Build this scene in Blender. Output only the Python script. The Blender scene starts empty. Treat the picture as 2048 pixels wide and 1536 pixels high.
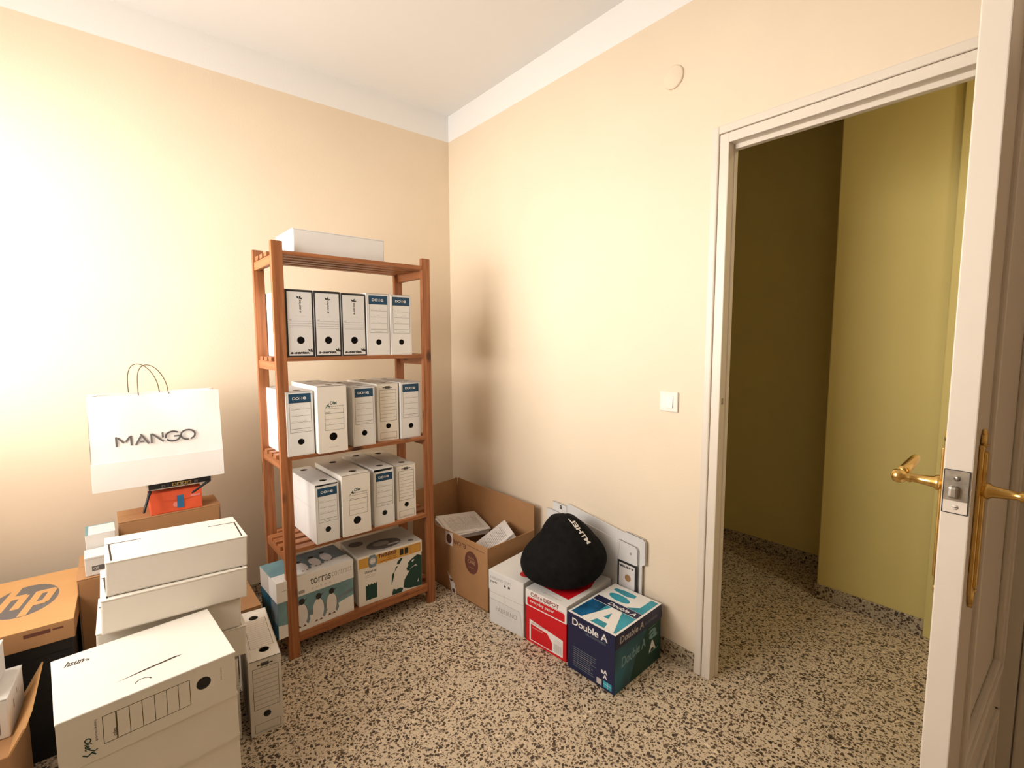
import bpy, bmesh, math, random
from mathutils import Vector, Matrix
random.seed(7)
PI = math.pi
scene = bpy.context.scene
col = scene.collection

# ------------------------------------------------------------------ camera
cam_d = bpy.data.cameras.new('camera')
cam = bpy.data.objects.new('camera', cam_d)
col.objects.link(cam)
cam_d.sensor_fit = 'HORIZONTAL'
cam_d.sensor_width = 36.0
cam_d.lens = 962.64 / 2048 * 36.0
cam_d.clip_start = 0.02
R_, U_, F_ = Vector((.76747768, -.64107192, -.00219434)), Vector((.06008004, .06851788, .99583919)), Vector((.63825419, .76441618, -.09110157))
m = Matrix((R_, U_, -F_)).transposed().to_4x4()
m.translation = Vector((-1.7277, -2.6924, 1.3253))
cam.matrix_world = m
scene.camera = cam

# ------------------------------------------------------------------ world / light / exposure
scene.view_settings.view_transform = 'Standard'
scene.view_settings.look = 'None'
scene.view_settings.gamma = 1.0
scene.view_settings.use_curve_mapping = False
scene.view_settings.exposure = 0.0
world = bpy.data.worlds.new('sky'); scene.world = world
world.use_nodes = True
wn = world.node_tree; wn.nodes.clear()
o_ = wn.nodes.new('ShaderNodeOutputWorld'); bg = wn.nodes.new('ShaderNodeBackground')
tc = wn.nodes.new('ShaderNodeTexCoord'); sp = wn.nodes.new('ShaderNodeSeparateXYZ')
rp = wn.nodes.new('ShaderNodeValToRGB')
cr_ = rp.color_ramp                          # street outside: dark paving, sunlit facades at eye level, softer sky above
SKY = [(.0, .22), (.36, .50), (.47, 1.0), (.575, 1.0), (.69, .55), (1.0, .55)]
cr_.elements[0].position = SKY[0][0]; cr_.elements[1].position = SKY[-1][0]
for p_, _ in SKY[1:-1]: cr_.elements.new(p_)
for e_, (p_, b_) in zip(cr_.elements, SKY): e_.color = (b_, b_ * .935, b_ * .87, 1)
mr = wn.nodes.new('ShaderNodeMapRange'); mr.inputs[1].default_value = -1; mr.inputs[2].default_value = 1
wn.links.new(tc.outputs['Generated'], sp.inputs[0]); wn.links.new(sp.outputs[2], mr.inputs[0])
wn.links.new(mr.outputs[0], rp.inputs[0]); wn.links.new(rp.outputs[0], bg.inputs[0]); wn.links.new(bg.outputs[0], o_.inputs[0])
bg.inputs[1].default_value = 20.2
WX = -2.55                                   # window wall
WY0, WY1, WZ0, WZ1 = -1.70, -0.20, 1.0, 2.35  # window opening
pl = bpy.data.lights.new('window_daylight_portal', 'AREA'); pl.shape = 'RECTANGLE'
pl.size, pl.size_y = WY1 - WY0, WZ1 - WZ0
pl.cycles.is_portal = True
plo = bpy.data.objects.new('window_daylight_portal', pl); col.objects.link(plo)
plo.location = (WX - .02, (WY0 + WY1) / 2, (WZ0 + WZ1) / 2)
plo.rotation_euler = (PI / 2, 0, -PI / 2)
HALL_FILL_POWER = 15.0  # strength of the added hallway fill light

# ------------------------------------------------------------------ materials
MATS = {}
def mat(name, rgb, rough=.6, var=0.0, scale=8.0, metal=0.0, bump=0.0, bscale=60.0, spec=.4, stretch=None):
    if name in MATS: return MATS[name]
    mt = bpy.data.materials.new(name); mt.use_nodes = True
    nt = mt.node_tree; b = nt.nodes['Principled BSDF']
    b.inputs['Roughness'].default_value = rough; b.inputs['Metallic'].default_value = metal
    b.inputs['Specular IOR Level'].default_value = spec
    co = nt.nodes.new('ShaderNodeTexCoord'); mp = nt.nodes.new('ShaderNodeMapping')
    if stretch: mp.inputs['Scale'].default_value = stretch
    nt.links.new(co.outputs['Object'], mp.inputs[0])
    nz = nt.nodes.new('ShaderNodeTexNoise'); nz.inputs['Scale'].default_value = scale; nz.inputs['Detail'].default_value = 4
    nt.links.new(mp.outputs[0], nz.inputs['Vector'])
    r = nt.nodes.new('ShaderNodeValToRGB')
    r.color_ramp.elements[0].position = .3; r.color_ramp.elements[1].position = .7
    r.color_ramp.elements[0].color = (*[max(0, c * (1 - var)) for c in rgb], 1)
    r.color_ramp.elements[1].color = (*[min(1, c * (1 + var)) for c in rgb], 1)
    nt.links.new(nz.outputs['Fac'], r.inputs[0]); nt.links.new(r.outputs[0], b.inputs['Base Color'])
    if bump:
        n2 = nt.nodes.new('ShaderNodeTexNoise'); n2.inputs['Scale'].default_value = bscale
        nt.links.new(mp.outputs[0], n2.inputs['Vector'])
        bp = nt.nodes.new('ShaderNodeBump'); bp.inputs['Strength'].default_value = bump; bp.inputs['Distance'].default_value = .01
        nt.links.new(n2.outputs['Fac'], bp.inputs['Height']); nt.links.new(bp.outputs[0], b.inputs['Normal'])
    MATS[name] = mt
    return mt

def wall_mat(name, rgb, band=None):
    mt = mat(name, rgb, .85, .02, 3.0, bump=.05, bscale=120, spec=.2)
    if band:
        nt = mt.node_tree; b = nt.nodes['Principled BSDF']
        src = b.inputs['Base Color'].links[0].from_socket
        g = nt.nodes.new('ShaderNodeNewGeometry'); s = nt.nodes.new('ShaderNodeSeparateXYZ')
        gt = nt.nodes.new('ShaderNodeMath'); gt.operation = 'GREATER_THAN'; gt.inputs[1].default_value = band
        mx = nt.nodes.new('ShaderNodeMix'); mx.data_type = 'RGBA'
        nt.links.new(g.outputs['Position'], s.inputs[0]); nt.links.new(s.outputs[2], gt.inputs[0])
        nt.links.new(gt.outputs[0], mx.inputs[0]); nt.links.new(src, mx.inputs[6])
        mx.inputs[7].default_value = (.85, .84, .82, 1)
        nt.links.new(mx.outputs[2], b.inputs['Base Color'])
    return mt

def terrazzo(name, base, tiles=True):
    mt = bpy.data.materials.new(name); mt.use_nodes = True
    nt = mt.node_tree; L = nt.links.new; b = nt.nodes['Principled BSDF']
    b.inputs['Roughness'].default_value = .45; b.inputs['Specular IOR Level'].default_value = .35
    g = nt.nodes.new('ShaderNodeNewGeometry')
    nz = nt.nodes.new('ShaderNodeTexNoise'); nz.inputs['Scale'].default_value = 40; nz.inputs['Detail'].default_value = 2
    L(g.outputs['Position'], nz.inputs['Vector'])
    sc = nt.nodes.new('ShaderNodeVectorMath'); sc.operation = 'SCALE'; sc.inputs['Scale'].default_value = .018
    L(nz.outputs['Color'], sc.inputs[0])
    ad = nt.nodes.new('ShaderNodeVectorMath'); ad.operation = 'ADD'
    L(g.outputs['Position'], ad.inputs[0]); L(sc.outputs[0], ad.inputs[1])
    def chips(scale, lo, k, prob, off):
        o = nt.nodes.new('ShaderNodeVectorMath'); o.operation = 'ADD'; o.inputs[1].default_value = off
        L(ad.outputs[0], o.inputs[0])
        v = nt.nodes.new('ShaderNodeTexVoronoi'); v.inputs['Scale'].default_value = scale
        L(o.outputs[0], v.inputs['Vector'])
        s = nt.nodes.new('ShaderNodeSeparateColor'); L(v.outputs['Color'], s.inputs[0])
        th = nt.nodes.new('ShaderNodeMath'); th.operation = 'MULTIPLY_ADD'; th.inputs[1].default_value = k; th.inputs[2].default_value = lo
        L(s.outputs[0], th.inputs[0])
        d = nt.nodes.new('ShaderNodeMath'); d.operation = 'LESS_THAN'; L(v.outputs['Distance'], d.inputs[0]); L(th.outputs[0], d.inputs[1])
        p = nt.nodes.new('ShaderNodeMath'); p.operation = 'LESS_THAN'; L(s.outputs[1], p.inputs[0]); p.inputs[1].default_value = prob
        mm = nt.nodes.new('ShaderNodeMath'); mm.operation = 'MULTIPLY'; L(d.outputs[0], mm.inputs[0]); L(p.outputs[0], mm.inputs[1])
        return mm.outputs[0], s.outputs[2]
    def mix(fac, a, bcol):
        mx = nt.nodes.new('ShaderNodeMix'); mx.data_type = 'RGBA'
        L(fac, mx.inputs[0])
        if hasattr(a, 'links'): L(a, mx.inputs[6])
        else: mx.inputs[6].default_value = a
        if hasattr(bcol, 'links'): L(bcol, mx.inputs[7])
        else: mx.inputs[7].default_value = bcol
        return mx.outputs[2]
    n2 = nt.nodes.new('ShaderNodeTexNoise'); n2.inputs['Scale'].default_value = 5; n2.inputs['Detail'].default_value = 6
    L(g.outputs['Position'], n2.inputs['Vector'])
    rr = nt.nodes.new('ShaderNodeValToRGB')
    rr.color_ramp.elements[0].color = (*[c * .88 for c in base], 1); rr.color_ramp.elements[1].color = (*[c * 1.1 for c in base], 1)
    L(n2.outputs['Fac'], rr.inputs[0])
    c = rr.outputs[0]
    f, rnd = chips(62, .18, .22, .45, (3, 1, 2)); c = mix(f, c, tuple(x * .62 for x in base) + (1,))
    f, rnd = chips(38, .15, .2, .3, (1, 8, 2)); c = mix(f, c, tuple(min(1, x * 1.25) for x in base) + (1,))
    f, rnd = chips(210, .2, .4, .32, (4, 2, 6)); c = mix(f, c, (.20, .135, .08, 1))
    f, rnd = chips(120, .2, .4, .55, (7, 5, 1)); c = mix(f, c, (.13, .085, .05, 1))
    f, rnd = chips(82, .14, .38, .62, (0, 0, 0)); c = mix(f, c, (.07, .045, .03, 1))
    f, rnd = chips(50, .12, .24, .36, (2, 9, 4)); c = mix(f, c, (.045, .032, .024, 1))
    if tiles:
        s = nt.nodes.new('ShaderNodeSeparateXYZ'); L(g.outputs['Position'], s.inputs[0])
        outs = []
        for i, offs in ((0, .78), (1, 1.37)):
            a = nt.nodes.new('ShaderNodeMath'); a.operation = 'ADD'; a.inputs[1].default_value = offs + 2.8; L(s.outputs[i], a.inputs[0])
            w = nt.nodes.new('ShaderNodeMath'); w.operation = 'PINGPONG'; w.inputs[1].default_value = .14; L(a.outputs[0], w.inputs[0])
            l = nt.nodes.new('ShaderNodeMath'); l.operation = 'LESS_THAN'; l.inputs[1].default_value = .0014; L(w.outputs[0], l.inputs[0])
            outs.append(l.outputs[0])
        mxm = nt.nodes.new('ShaderNodeMath'); mxm.operation = 'MAXIMUM'; L(outs[0], mxm.inputs[0]); L(outs[1], mxm.inputs[1])
        h = nt.nodes.new('ShaderNodeMath'); h.operation = 'MULTIPLY'; h.inputs[1].default_value = .55; L(mxm.outputs[0], h.inputs[0])
        c = mix(h.outputs[0], c, (.12, .09, .06, 1))
    L(c, b.inputs['Base Color'])
    return mt

def pine(name):
    """orange-stained pine, grain along local X of each board (object coordinates per axis picked by stretch)"""
    out = {}
    for ax, st in (('x', (1.2, 26, 26)), ('y', (26, 1.2, 26)), ('z', (26, 26, 1.2))):
        mt = bpy.data.materials.new('%s_%s' % (name, ax)); mt.use_nodes = True
        nt = mt.node_tree; L = nt.links.new; b = nt.nodes['Principled BSDF']
        b.inputs['Roughness'].default_value = .42; b.inputs['Specular IOR Level'].default_value = .4
        co = nt.nodes.new('ShaderNodeTexCoord'); mp = nt.nodes.new('ShaderNodeMapping'); mp.inputs['Scale'].default_value = st
        oi = nt.nodes.new('ShaderNodeObjectInfo')
        av = nt.nodes.new('ShaderNodeVectorMath'); av.operation = 'ADD'
        sv = nt.nodes.new('ShaderNodeVectorMath'); sv.operation = 'SCALE'; sv.inputs['Scale'].default_value = 7
        cb = nt.nodes.new('ShaderNodeCombineXYZ')
        for i in range(3): L(oi.outputs['Random'], cb.inputs[i])
        L(cb.outputs[0], sv.inputs[0]); L(co.outputs['Object'], av.inputs[0]); L(sv.outputs[0], av.inputs[1]); L(av.outputs[0], mp.inputs[0])
        nz = nt.nodes.new('ShaderNodeTexNoise'); nz.inputs['Scale'].default_value = 2.4; nz.inputs['Detail'].default_value = 5; nz.inputs['Distortion'].default_value = .6
        L(mp.outputs[0], nz.inputs['Vector'])
        r = nt.nodes.new('ShaderNodeValToRGB')
        r.color_ramp.elements[0].position = .32; r.color_ramp.elements[0].color = (.215, .072, .024, 1)
        r.color_ramp.elements[1].position = .66; r.color_ramp.elements[1].color = (.42, .160, .060, 1)
        L(nz.outputs['Fac'], r.inputs[0])
        # knots
        m2 = nt.nodes.new('ShaderNodeMapping'); m2.inputs['Scale'].default_value = tuple(5.5 if s < 2 else 11 for s in st); L(av.outputs[0], m2.inputs[0])
        v = nt.nodes.new('ShaderNodeTexVoronoi'); v.inputs['Scale'].default_value = 1.0; L(m2.outputs[0], v.inputs['Vector'])
        kr = nt.nodes.new('ShaderNodeValToRGB')
        kr.color_ramp.elements[0].position = .09; kr.color_ramp.elements[0].color = (1, 1, 1, 1)
        kr.color_ramp.elements[1].position = .21; kr.color_ramp.elements[1].color = (0, 0, 0, 1)
        L(v.outputs['Distance'], kr.inputs[0])
        mx = nt.nodes.new('ShaderNodeMix'); mx.data_type = 'RGBA'
        L(kr.outputs[0], mx.inputs[0]); L(r.outputs[0], mx.inputs[6]); mx.inputs[7].default_value = (.07, .022, .008, 1)
        L(mx.outputs[2], b.inputs['Base Color'])
        out[ax] = mt
    return out

M = {}
M['wall'] = wall_mat('cream_wall_paint', (.785, .668, .515), 2.57)
M['hall'] = wall_mat('olive_yellow_hall_paint', (.62, .52, .20))
M['ceil'] = mat('white_ceiling_paint', (.85, .845, .84), .9, .01, 2, spec=.1)
M['floor'] = terrazzo('terrazzo_floor', (.64, .53, .385))
M['skirt'] = terrazzo('terrazzo_skirting', (.44, .37, .26), False)
M['gloss'] = mat('cream_gloss_paint', (.72, .645, .55), .35, .02, 4, bump=.03, bscale=40)
PINE = pine('pine_wood')
M['white'] = mat('white_cardboard', (.765, .75, .725), .7, .03, 6, bump=.06, bscale=40, spec=.25)
M['cream'] = mat('cream_white_cardboard', (.80, .755, .68), .7, .03, 6, bump=.06, bscale=40, spec=.25)
M['grey'] = mat('pale_grey_card', (.70, .69, .675), .65, .03, 6, spec=.25)
M['brown'] = mat('kraft_cardboard', (.40, .215, .098), .75, .07, 7, bump=.08, bscale=35, spec=.2)
M['lbrown'] = mat('light_kraft_cardboard', (.58, .325, .135), .72, .05, 7, bump=.08, bscale=35, spec=.2)
M['core'] = mat('cut_edge_and_gap_shade', (.20, .13, .075), .9, .1, 60)
M['slit'] = mat('slit_shade_brown', (.05, .032, .02), .9, .2, 60)  # dark colour paints the shade in the box-top slits
M['ink'] = mat('black_ink', (.022, .02, .02), .6)
M['dgrey'] = mat('dark_grey_ink', (.13, .12, .115), .6)
M['mgrey'] = mat('mid_grey_ink', (.33, .31, .29), .6)
M['lgrey'] = mat('light_grey_ink', (.52, .49, .45), .6)
M['olive'] = mat('olive_ink', (.10, .085, .04), .6)
M['green'] = mat('dark_green_ink', (.012, .05, .035), .6)
M['blue'] = mat('petrol_blue_ink', (.009, .055, .115), .5)
M['pwhite'] = mat('printed_white', (.82, .80, .77), .5)
M['red'] = mat('red_print', (.60, .006, .014), .45)
M['dred'] = mat('dark_red_print', (.28, .015, .02), .5)
M['navy'] = mat('navy_print', (.010, .013, .055), .4)
M['teal'] = mat('teal_print', (.03, .30, .40), .4, .25, 9)
M['dteal'] = mat('deep_teal_print', (.008, .085, .13), .4, .6, 8)
M['bteal'] = mat('blue_teal_print', (.008, .10, .24), .4, .7, 12)
M['sea'] = mat('sea_green_print', (.17, .31, .34), .5, .2, 10)
M['slate'] = mat('slate_print', (.16, .21, .24), .5, .3, 8)
M['yellow'] = mat('amber_print', (.62, .33, .06), .5, .05, 10)
M['brownink'] = mat('brown_ink', (.13, .045, .03), .6)
M['paper'] = mat('printed_paper', (.74, .70, .68), .7, .03, 20)
M['bag'] = mat('white_paper_bag', (.88, .855, .82), .6, .02, 8, bump=.1, bscale=14, spec=.3)
M['cord'] = mat('twisted_cord', (.14, .10, .04), .8, .3, 200)
M['blackbox'] = mat('black_box_card', (.012, .012, .013), .55, .2, 10)
M['cloth'] = mat('black_cloth', (.0085, .0082, .008), .9, .3, 40, bump=.25, bscale=300, spec=.12)
M['plastic'] = mat('black_plastic', (.015, .015, .018), .4)
M['wplastic'] = mat('white_plastic', (.80, .77, .70), .35)
M['orange'] = mat('orange_red_card', (.80, .12, .045), .55, .08, 12)
M['tape'] = mat('blue_tape', (.035, .17, .36), .4)
M['pink'] = mat('pink_sticker', (.85, .30, .27), .5)
M['brass'] = mat('polished_brass', (.74, .50, .17), .22, .08, 30, metal=1.0)
M['steel'] = mat('worn_steel', (.42, .39, .34), .35, .25, 60, metal=.9)
M['copper'] = mat('gold_contacts', (.62, .42, .14), .35, .1, 60, metal=.7)
M['bulb'] = mat('fill_lamp_glass', (.9, .85, .7), .4)

# ------------------------------------------------------------------ mesh builder
_tc = {}
def text_mesh(s, bold=0.0, shear=0.0):
    k = (s, bold, shear)
    if k not in _tc:
        cu = bpy.data.curves.new('t', 'FONT'); cu.body = s; cu.size = 1.0; cu.offset = bold; cu.shear = shear
        cu.resolution_u = 3; cu.fill_mode = 'FRONT'
        ob = bpy.data.objects.new('t', cu); col.objects.link(ob)
        bpy.context.view_layer.update()
        me = bpy.data.meshes.new_from_object(ob.evaluated_get(bpy.context.evaluated_depsgraph_get()))
        vs = [(v.co.x, v.co.y) for v in me.vertices]; fs = [tuple(p.vertices) for p in me.polygons]
        bpy.data.objects.remove(ob); bpy.data.curves.remove(cu); bpy.data.meshes.remove(me)
        xs = [v[0] for v in vs]; ys = [v[1] for v in vs]
        _tc[k] = (vs, fs, min(xs), max(xs), min(ys), max(ys))
    return _tc[k]

class MB:
    def __init__(s): s.v = []; s.f = []; s.mi = []; s.sm = []; s.mats = []
    def _m(s, mt):
        if mt not in s.mats: s.mats.append(mt)
        return s.mats.index(mt)
    def add(s, vs, fs, mt, smooth=False):
        b = len(s.v); i = s._m(mt)
        s.v += [tuple(v) for v in vs]
        for f in fs: s.f.append(tuple(b + q for q in f)); s.mi.append(i); s.sm.append(smooth)
        return s
    def bm(s, bm, mt, X=None, smooth=False):
        bm.verts.ensure_lookup_table()
        for i, v in enumerate(bm.verts): v.index = i
        vs = [(X @ v.co if X else v.co) for v in bm.verts]
        s.add(vs, [[v.index for v in f.verts] for f in bm.faces], mt, smooth); bm.free(); return s
    def box(s, x0, y0, z0, x1, y1, z1, mt, bev=.0015, X=None):
        bm = bmesh.new(); bmesh.ops.create_cube(bm, size=1.0)
        for v in bm.verts:
            v.co = Vector(((x0 + x1) / 2 + v.co.x * (x1 - x0), (y0 + y1) / 2 + v.co.y * (y1 - y0), (z0 + z1) / 2 + v.co.z * (z1 - z0)))
        if bev > 0:
            bmesh.ops.bevel(bm, geom=list(bm.edges), offset=min(bev, .45 * min(abs(x1 - x0), abs(y1 - y0), abs(z1 - z0))), segments=2, affect='EDGES', profile=.5)
        return s.bm(bm, mt, X)
    def prism(s, pts, o, U, V, N, t, mt, bev=0):
        """polygon pts (u,v) extruded by t along N"""
        n = len(pts); o, U, V, N = map(Vector, (o, U, V, N))
        vs = [o + U * a + V * b for a, b in pts] + [o + U * a + V * b + N * t for a, b in pts]
        fs = [tuple(reversed(range(n))), tuple(range(n, 2 * n))] + [(i, (i + 1) % n, n + (i + 1) % n, n + i) for i in range(n)]
        return s.add(vs, fs, mt)
    def plate(s, o, U, V, N, w, h, t, holes, mt):
        """plate w x h, thickness t along N, with round through-holes (u,v,r)"""
        o, U, V, N = map(Vector, (o, U, V, N))
        bm = bmesh.new()
        for k in (0, 1):
            loops = [[(0, 0), (w, 0), (w, h), (0, h)]] + [[(a + r * math.cos(2 * PI * i / 24), b + r * math.sin(2 * PI * i / 24)) for i in range(24)] for a, b, r in holes]
            es = []
            for lp in loops:
                vv = [bm.verts.new(o + U * a + V * b + N * (t * k)) for a, b in lp]
                es += [bm.edges.new((vv[i], vv[(i + 1) % len(vv)])) for i in range(len(vv))]
            bmesh.ops.triangle_fill(bm, use_beauty=True, edges=es)
        s.bm(bm, mt)
        for lp in loops:
            n = len(lp)
            s.add([o + U * a + V * b for a, b in lp] + [o + U * a + V * b + N * t for a, b in lp], [(i, (i + 1) % n, n + (i + 1) % n, n + i) for i in range(n)], M['core'] if n == 24 else mt)
        return s
    def tube(s, pts, r, mt, seg=8, caps=True):
        pts = [Vector(p) for p in pts]; rs = r if isinstance(r, (list, tuple)) else [r] * len(pts)
        vs = []; ref = None
        for i, p in enumerate(pts):
            t = (pts[min(i + 1, len(pts) - 1)] - pts[max(i - 1, 0)]).normalized()
            if ref is None: ref = t.orthogonal().normalized()
            ref = (ref - t * ref.dot(t)).normalized(); b = t.cross(ref)
            vs += [p + (ref * math.cos(2 * PI * k / seg) + b * math.sin(2 * PI * k / seg)) * rs[i] for k in range(seg)]
        fs = [(i * seg + k, i * seg + (k + 1) % seg, (i + 1) * seg + (k + 1) % seg, (i + 1) * seg + k) for i in range(len(pts) - 1) for k in range(seg)]
        if caps: fs += [tuple(reversed(range(seg))), tuple(range(len(vs) - seg, len(vs)))]
        return s.add(vs, fs, mt, True)
    def build(s, name, parent=None, loc=None, rotz=0):
        me = bpy.data.meshes.new(name); me.from_pydata(s.v, [], s.f)
        for mt in s.mats: me.materials.append(mt)
        me.polygons.foreach_set('material_index', s.mi); me.polygons.foreach_set('use_smooth', s.sm); me.update()
        ob = bpy.data.objects.new(name, me); col.objects.link(ob)
        if parent: ob.parent = parent
        if loc: ob.location = loc
        ob.rotation_euler.z = rotz
        return ob

class Face:
    """a drawing surface for printing: u,v in metres on a plane"""
    EPS = .00012
    def __init__(s, mb, o, U, V):
        s.mb = mb; s.o = Vector(o); s.U = Vector(U).normalized(); s.V = Vector(V).normalized(); s.N = s.U.cross(s.V); s.k = 1
    def P(s, u, v): return s.o + s.U * u + s.V * v + s.N * (s.EPS * s.k)
    def poly(s, pts, mt, up=True):
        s.mb.add([s.P(*p) for p in pts], [tuple(range(len(pts)))], mt)
        if up: s.k += 1
    def rect(s, u0, v0, u1, v1, mt, up=True): s.poly([(u0, v0), (u1, v0), (u1, v1), (u0, v1)], mt, up)
    def line(s, u0, v0, u1, v1, mt, w=.0012):
        d = Vector((u1 - u0, v1 - v0)); n = Vector((-d.y, d.x)).normalized() * w / 2
        s.poly([(u0 - n.x, v0 - n.y), (u1 - n.x, v1 - n.y), (u1 + n.x, v1 + n.y), (u0 + n.x, v0 + n.y)], mt, False)
    def frame(s, u0, v0, u1, v1, mt, w=.0012):
        s.line(u0, v0, u1, v0, mt, w); s.line(u0, v1, u1, v1, mt, w); s.line(u0, v0, u0, v1, mt, w); s.line(u1, v0, u1, v1, mt, w)
    def disc(s, u, v, ru, mt, rv=None, n=28, rot=0, a0=0, a1=2 * PI):
        rv = rv or ru; c, q = math.cos(rot), math.sin(rot); pts = []
        full = abs(a1 - a0 - 2 * PI) < 1e-6
        for i in range(n if full else n + 1):
            t = a0 + (a1 - a0) * i / n; a, b = ru * math.cos(t), rv * math.sin(t)
            pts.append((u + c * a - q * b, v + q * a + c * b))
        s.poly(pts, mt)
    def stroke(s, pts, mt, w=.001):
        for a, b in zip(pts, pts[1:]):
            d = Vector((b[0] - a[0], b[1] - a[1])); d = d.normalized() * w * .22 if len(pts) > 2 else d * 0
            s.line(a[0] - d.x, a[1] - d.y, b[0] + d.x, b[1] + d.y, mt, w)
    def scribble(s, u0, v0, L, a, mt, w=.0008):
        n = max(4, int(L / .004)); p = [(u0 + L * i / n, v0 + random.uniform(0, a)) for i in range(n + 1)]
        for i in range(n):
            if random.random() > .3: s.line(*p[i], *p[i + 1], mt, w)
    def text(s, t, u, v, mt, width=None, height=None, rot=0, bold=0.0, shear=0.0, align='l'):
        vs, fs, x0, x1, y0, y1 = text_mesh(t, bold, shear)
        sx = sy = None
        if height: sy = height / (y1 - y0)
        if width: sx = width / (x1 - x0)
        sx = sx or sy; sy = sy or sx
        ox = {'l': x0, 'c': (x0 + x1) / 2, 'r': x1}[align]
        c, q = math.cos(rot), math.sin(rot); out = []
        for x, y in vs:
            a, b = (x - ox) * sx, (y - y0) * sy
            out.append(s.P(u + c * a - q * b, v + q * a + c * b))
        s.mb.add(out, fs, mt); s.k += 1

def front(mb, w, d, h, y=0): return Face(mb, (0, y, 0), (1, 0, 0), (0, 0, 1))
def top(mb, w, d, h): return Face(mb, (0, 0, h), (1, 0, 0), (0, 1, 0))
def left(mb, w, d, h): return Face(mb, (0, d, 0), (0, -1, 0), (0, 0, 1))
def right(mb, w, d, h): return Face(mb, (w, 0, 0), (0, 1, 0), (0, 0, 1))

def thing(name, label, cat, loc, rotz=0, group=None):
    o = bpy.data.objects.new(name, None); col.objects.link(o); o.empty_display_size = .05
    o.location = loc; o.rotation_euler.z = rotz
    o['label'] = label; o['category'] = cat
    if group: o['group'] = group
    return o
def tag(o, label, cat, group=None):
    o['label'] = label; o['category'] = cat
    if group: o['group'] = group
    return o
def struct(o): o['kind'] = 'structure'; return o

# ------------------------------------------------------------------ room shell
H = 2.727
OY0, OY1, OZ = -2.60, -1.83, 2.017          # doorway in the right wall (x = 0)
T = .05
BACK = -4.3
mb = MB(); mb.box(WX - .3, BACK - .15, -.1, 2.2, .2, 0, M['floor'], 0); struct(mb.build('floor'))
mb = MB(); mb.box(WX - .3, BACK - .15, H, T, .2, H + .1, M['ceil'], 0); struct(mb.build('ceiling'))
mb = MB(); mb.box(WX - .2, 0, 0, T, .12, H, M['wall'], 0); struct(mb.build('wall_back'))
mb = MB()
mb.box(0, OY1 + .03, 0, T, 0, H, M['wall'], 0); mb.box(0, BACK, 0, T, OY0 - .03, H, M['wall'], 0)
mb.box(0, OY0 - .03, OZ + .03, T, OY1 + .03, H, M['wall'], 0)
struct(mb.build('wall_right'))
mb = MB()
mb.box(WX - .2, BACK, 0, WX, WY0, H, M['wall'], 0); mb.box(WX - .2, WY1, 0, WX, 0, H, M['wall'], 0)
mb.box(WX - .2, WY0, 0, WX, WY1, WZ0, M['wall'], 0); mb.box(WX - .2, WY0, WZ1, WX, WY1, H, M['wall'], 0)
struct(mb.build('wall_left'))
mb = MB(); mb.box(WX - .2, BACK - .12, 0, T, BACK, H, M['wall'], 0); struct(mb.build('wall_front'))
# window frame in the left wall (out of view, where the daylight comes in)
wf = bpy.data.objects.new('window_1', None); col.objects.link(wf); struct(wf); wf.location = (WX - .1, (WY0 + WY1) / 2, WZ0)
mb = MB(); a, hh = (WY1 - WY0) / 2, WZ1 - WZ0
for y0, z0, y1, z1 in ((-a, 0, -a + .05, hh), (a - .05, 0, a, hh), (-a, 0, a, .05), (-a, hh - .05, a, hh), (-.03, 0, .03, hh)):
    mb.box(-.03, y0, z0, .03, y1, z1, M['gloss'], .004)
mb.build('window_frame', wf)
# hallway beyond the door
HC = 2.5
mb = MB()
mb.box(1.0, -5.2, 0, 1.36, -1.872, HC, M['hall'], .006)
struct(mb.build('wall_hall_near'))
mb = MB(); mb.box(1.36, -5.2, 0, 1.5, .2, HC, M['hall'], 0); struct(mb.build('wall_hall_far'))
mb = MB(); mb.box(T, -5.3, 0, 1.5, -5.2, HC, M['hall'], 0); struct(mb.build('wall_hall_end'))
mb = MB(); mb.box(T, .1, 0, 1.5, .2, HC, M['hall'], 0); struct(mb.build('wall_hall_side'))
mb = MB(); mb.box(T, -5.3, 0, T + .02, BACK - .1, HC, M['hall'], 0); struct(mb.build('wall_hall_door_side'))
mb = MB(); mb.box(T, -5.3, HC, 1.5, .2, HC + .1, M['ceil'], 0); struct(mb.build('ceiling_hall'))
mb = MB(); mb.box(0, -5.3, -.1, 1.5, BACK - .15, 0, M['floor'], 0); struct(mb.build('floor_hall'))
mb = MB(); mb.box(.985, -3.2, 0, 1.0, -2.30, HC, M['hall'], .004); struct(mb.build('trim_4'))

# skirting
mb = MB(); mb.box(-.01, -1.770, 0, 0, -.01, .073, M['skirt'], .002); struct(mb.build('baseboard_right'))
mb = MB(); mb.box(WX, -.01, 0, 0, 0, .073, M['skirt'], .002); struct(mb.build('baseboard_back'))
mb = MB(); mb.box(.99, -2.30, 0, 1.0, -1.872, .075, M['skirt'], .002); mb.box(1.0, -1.872, 0, 1.345, -1.862, .075, M['skirt'], .002); struct(mb.build('baseboard_hall_near'))
mb = MB(); mb.box(1.348, -1.862, 0, 1.36, .1, .075, M['skirt'], .002); struct(mb.build('baseboard_hall_far'))

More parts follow.
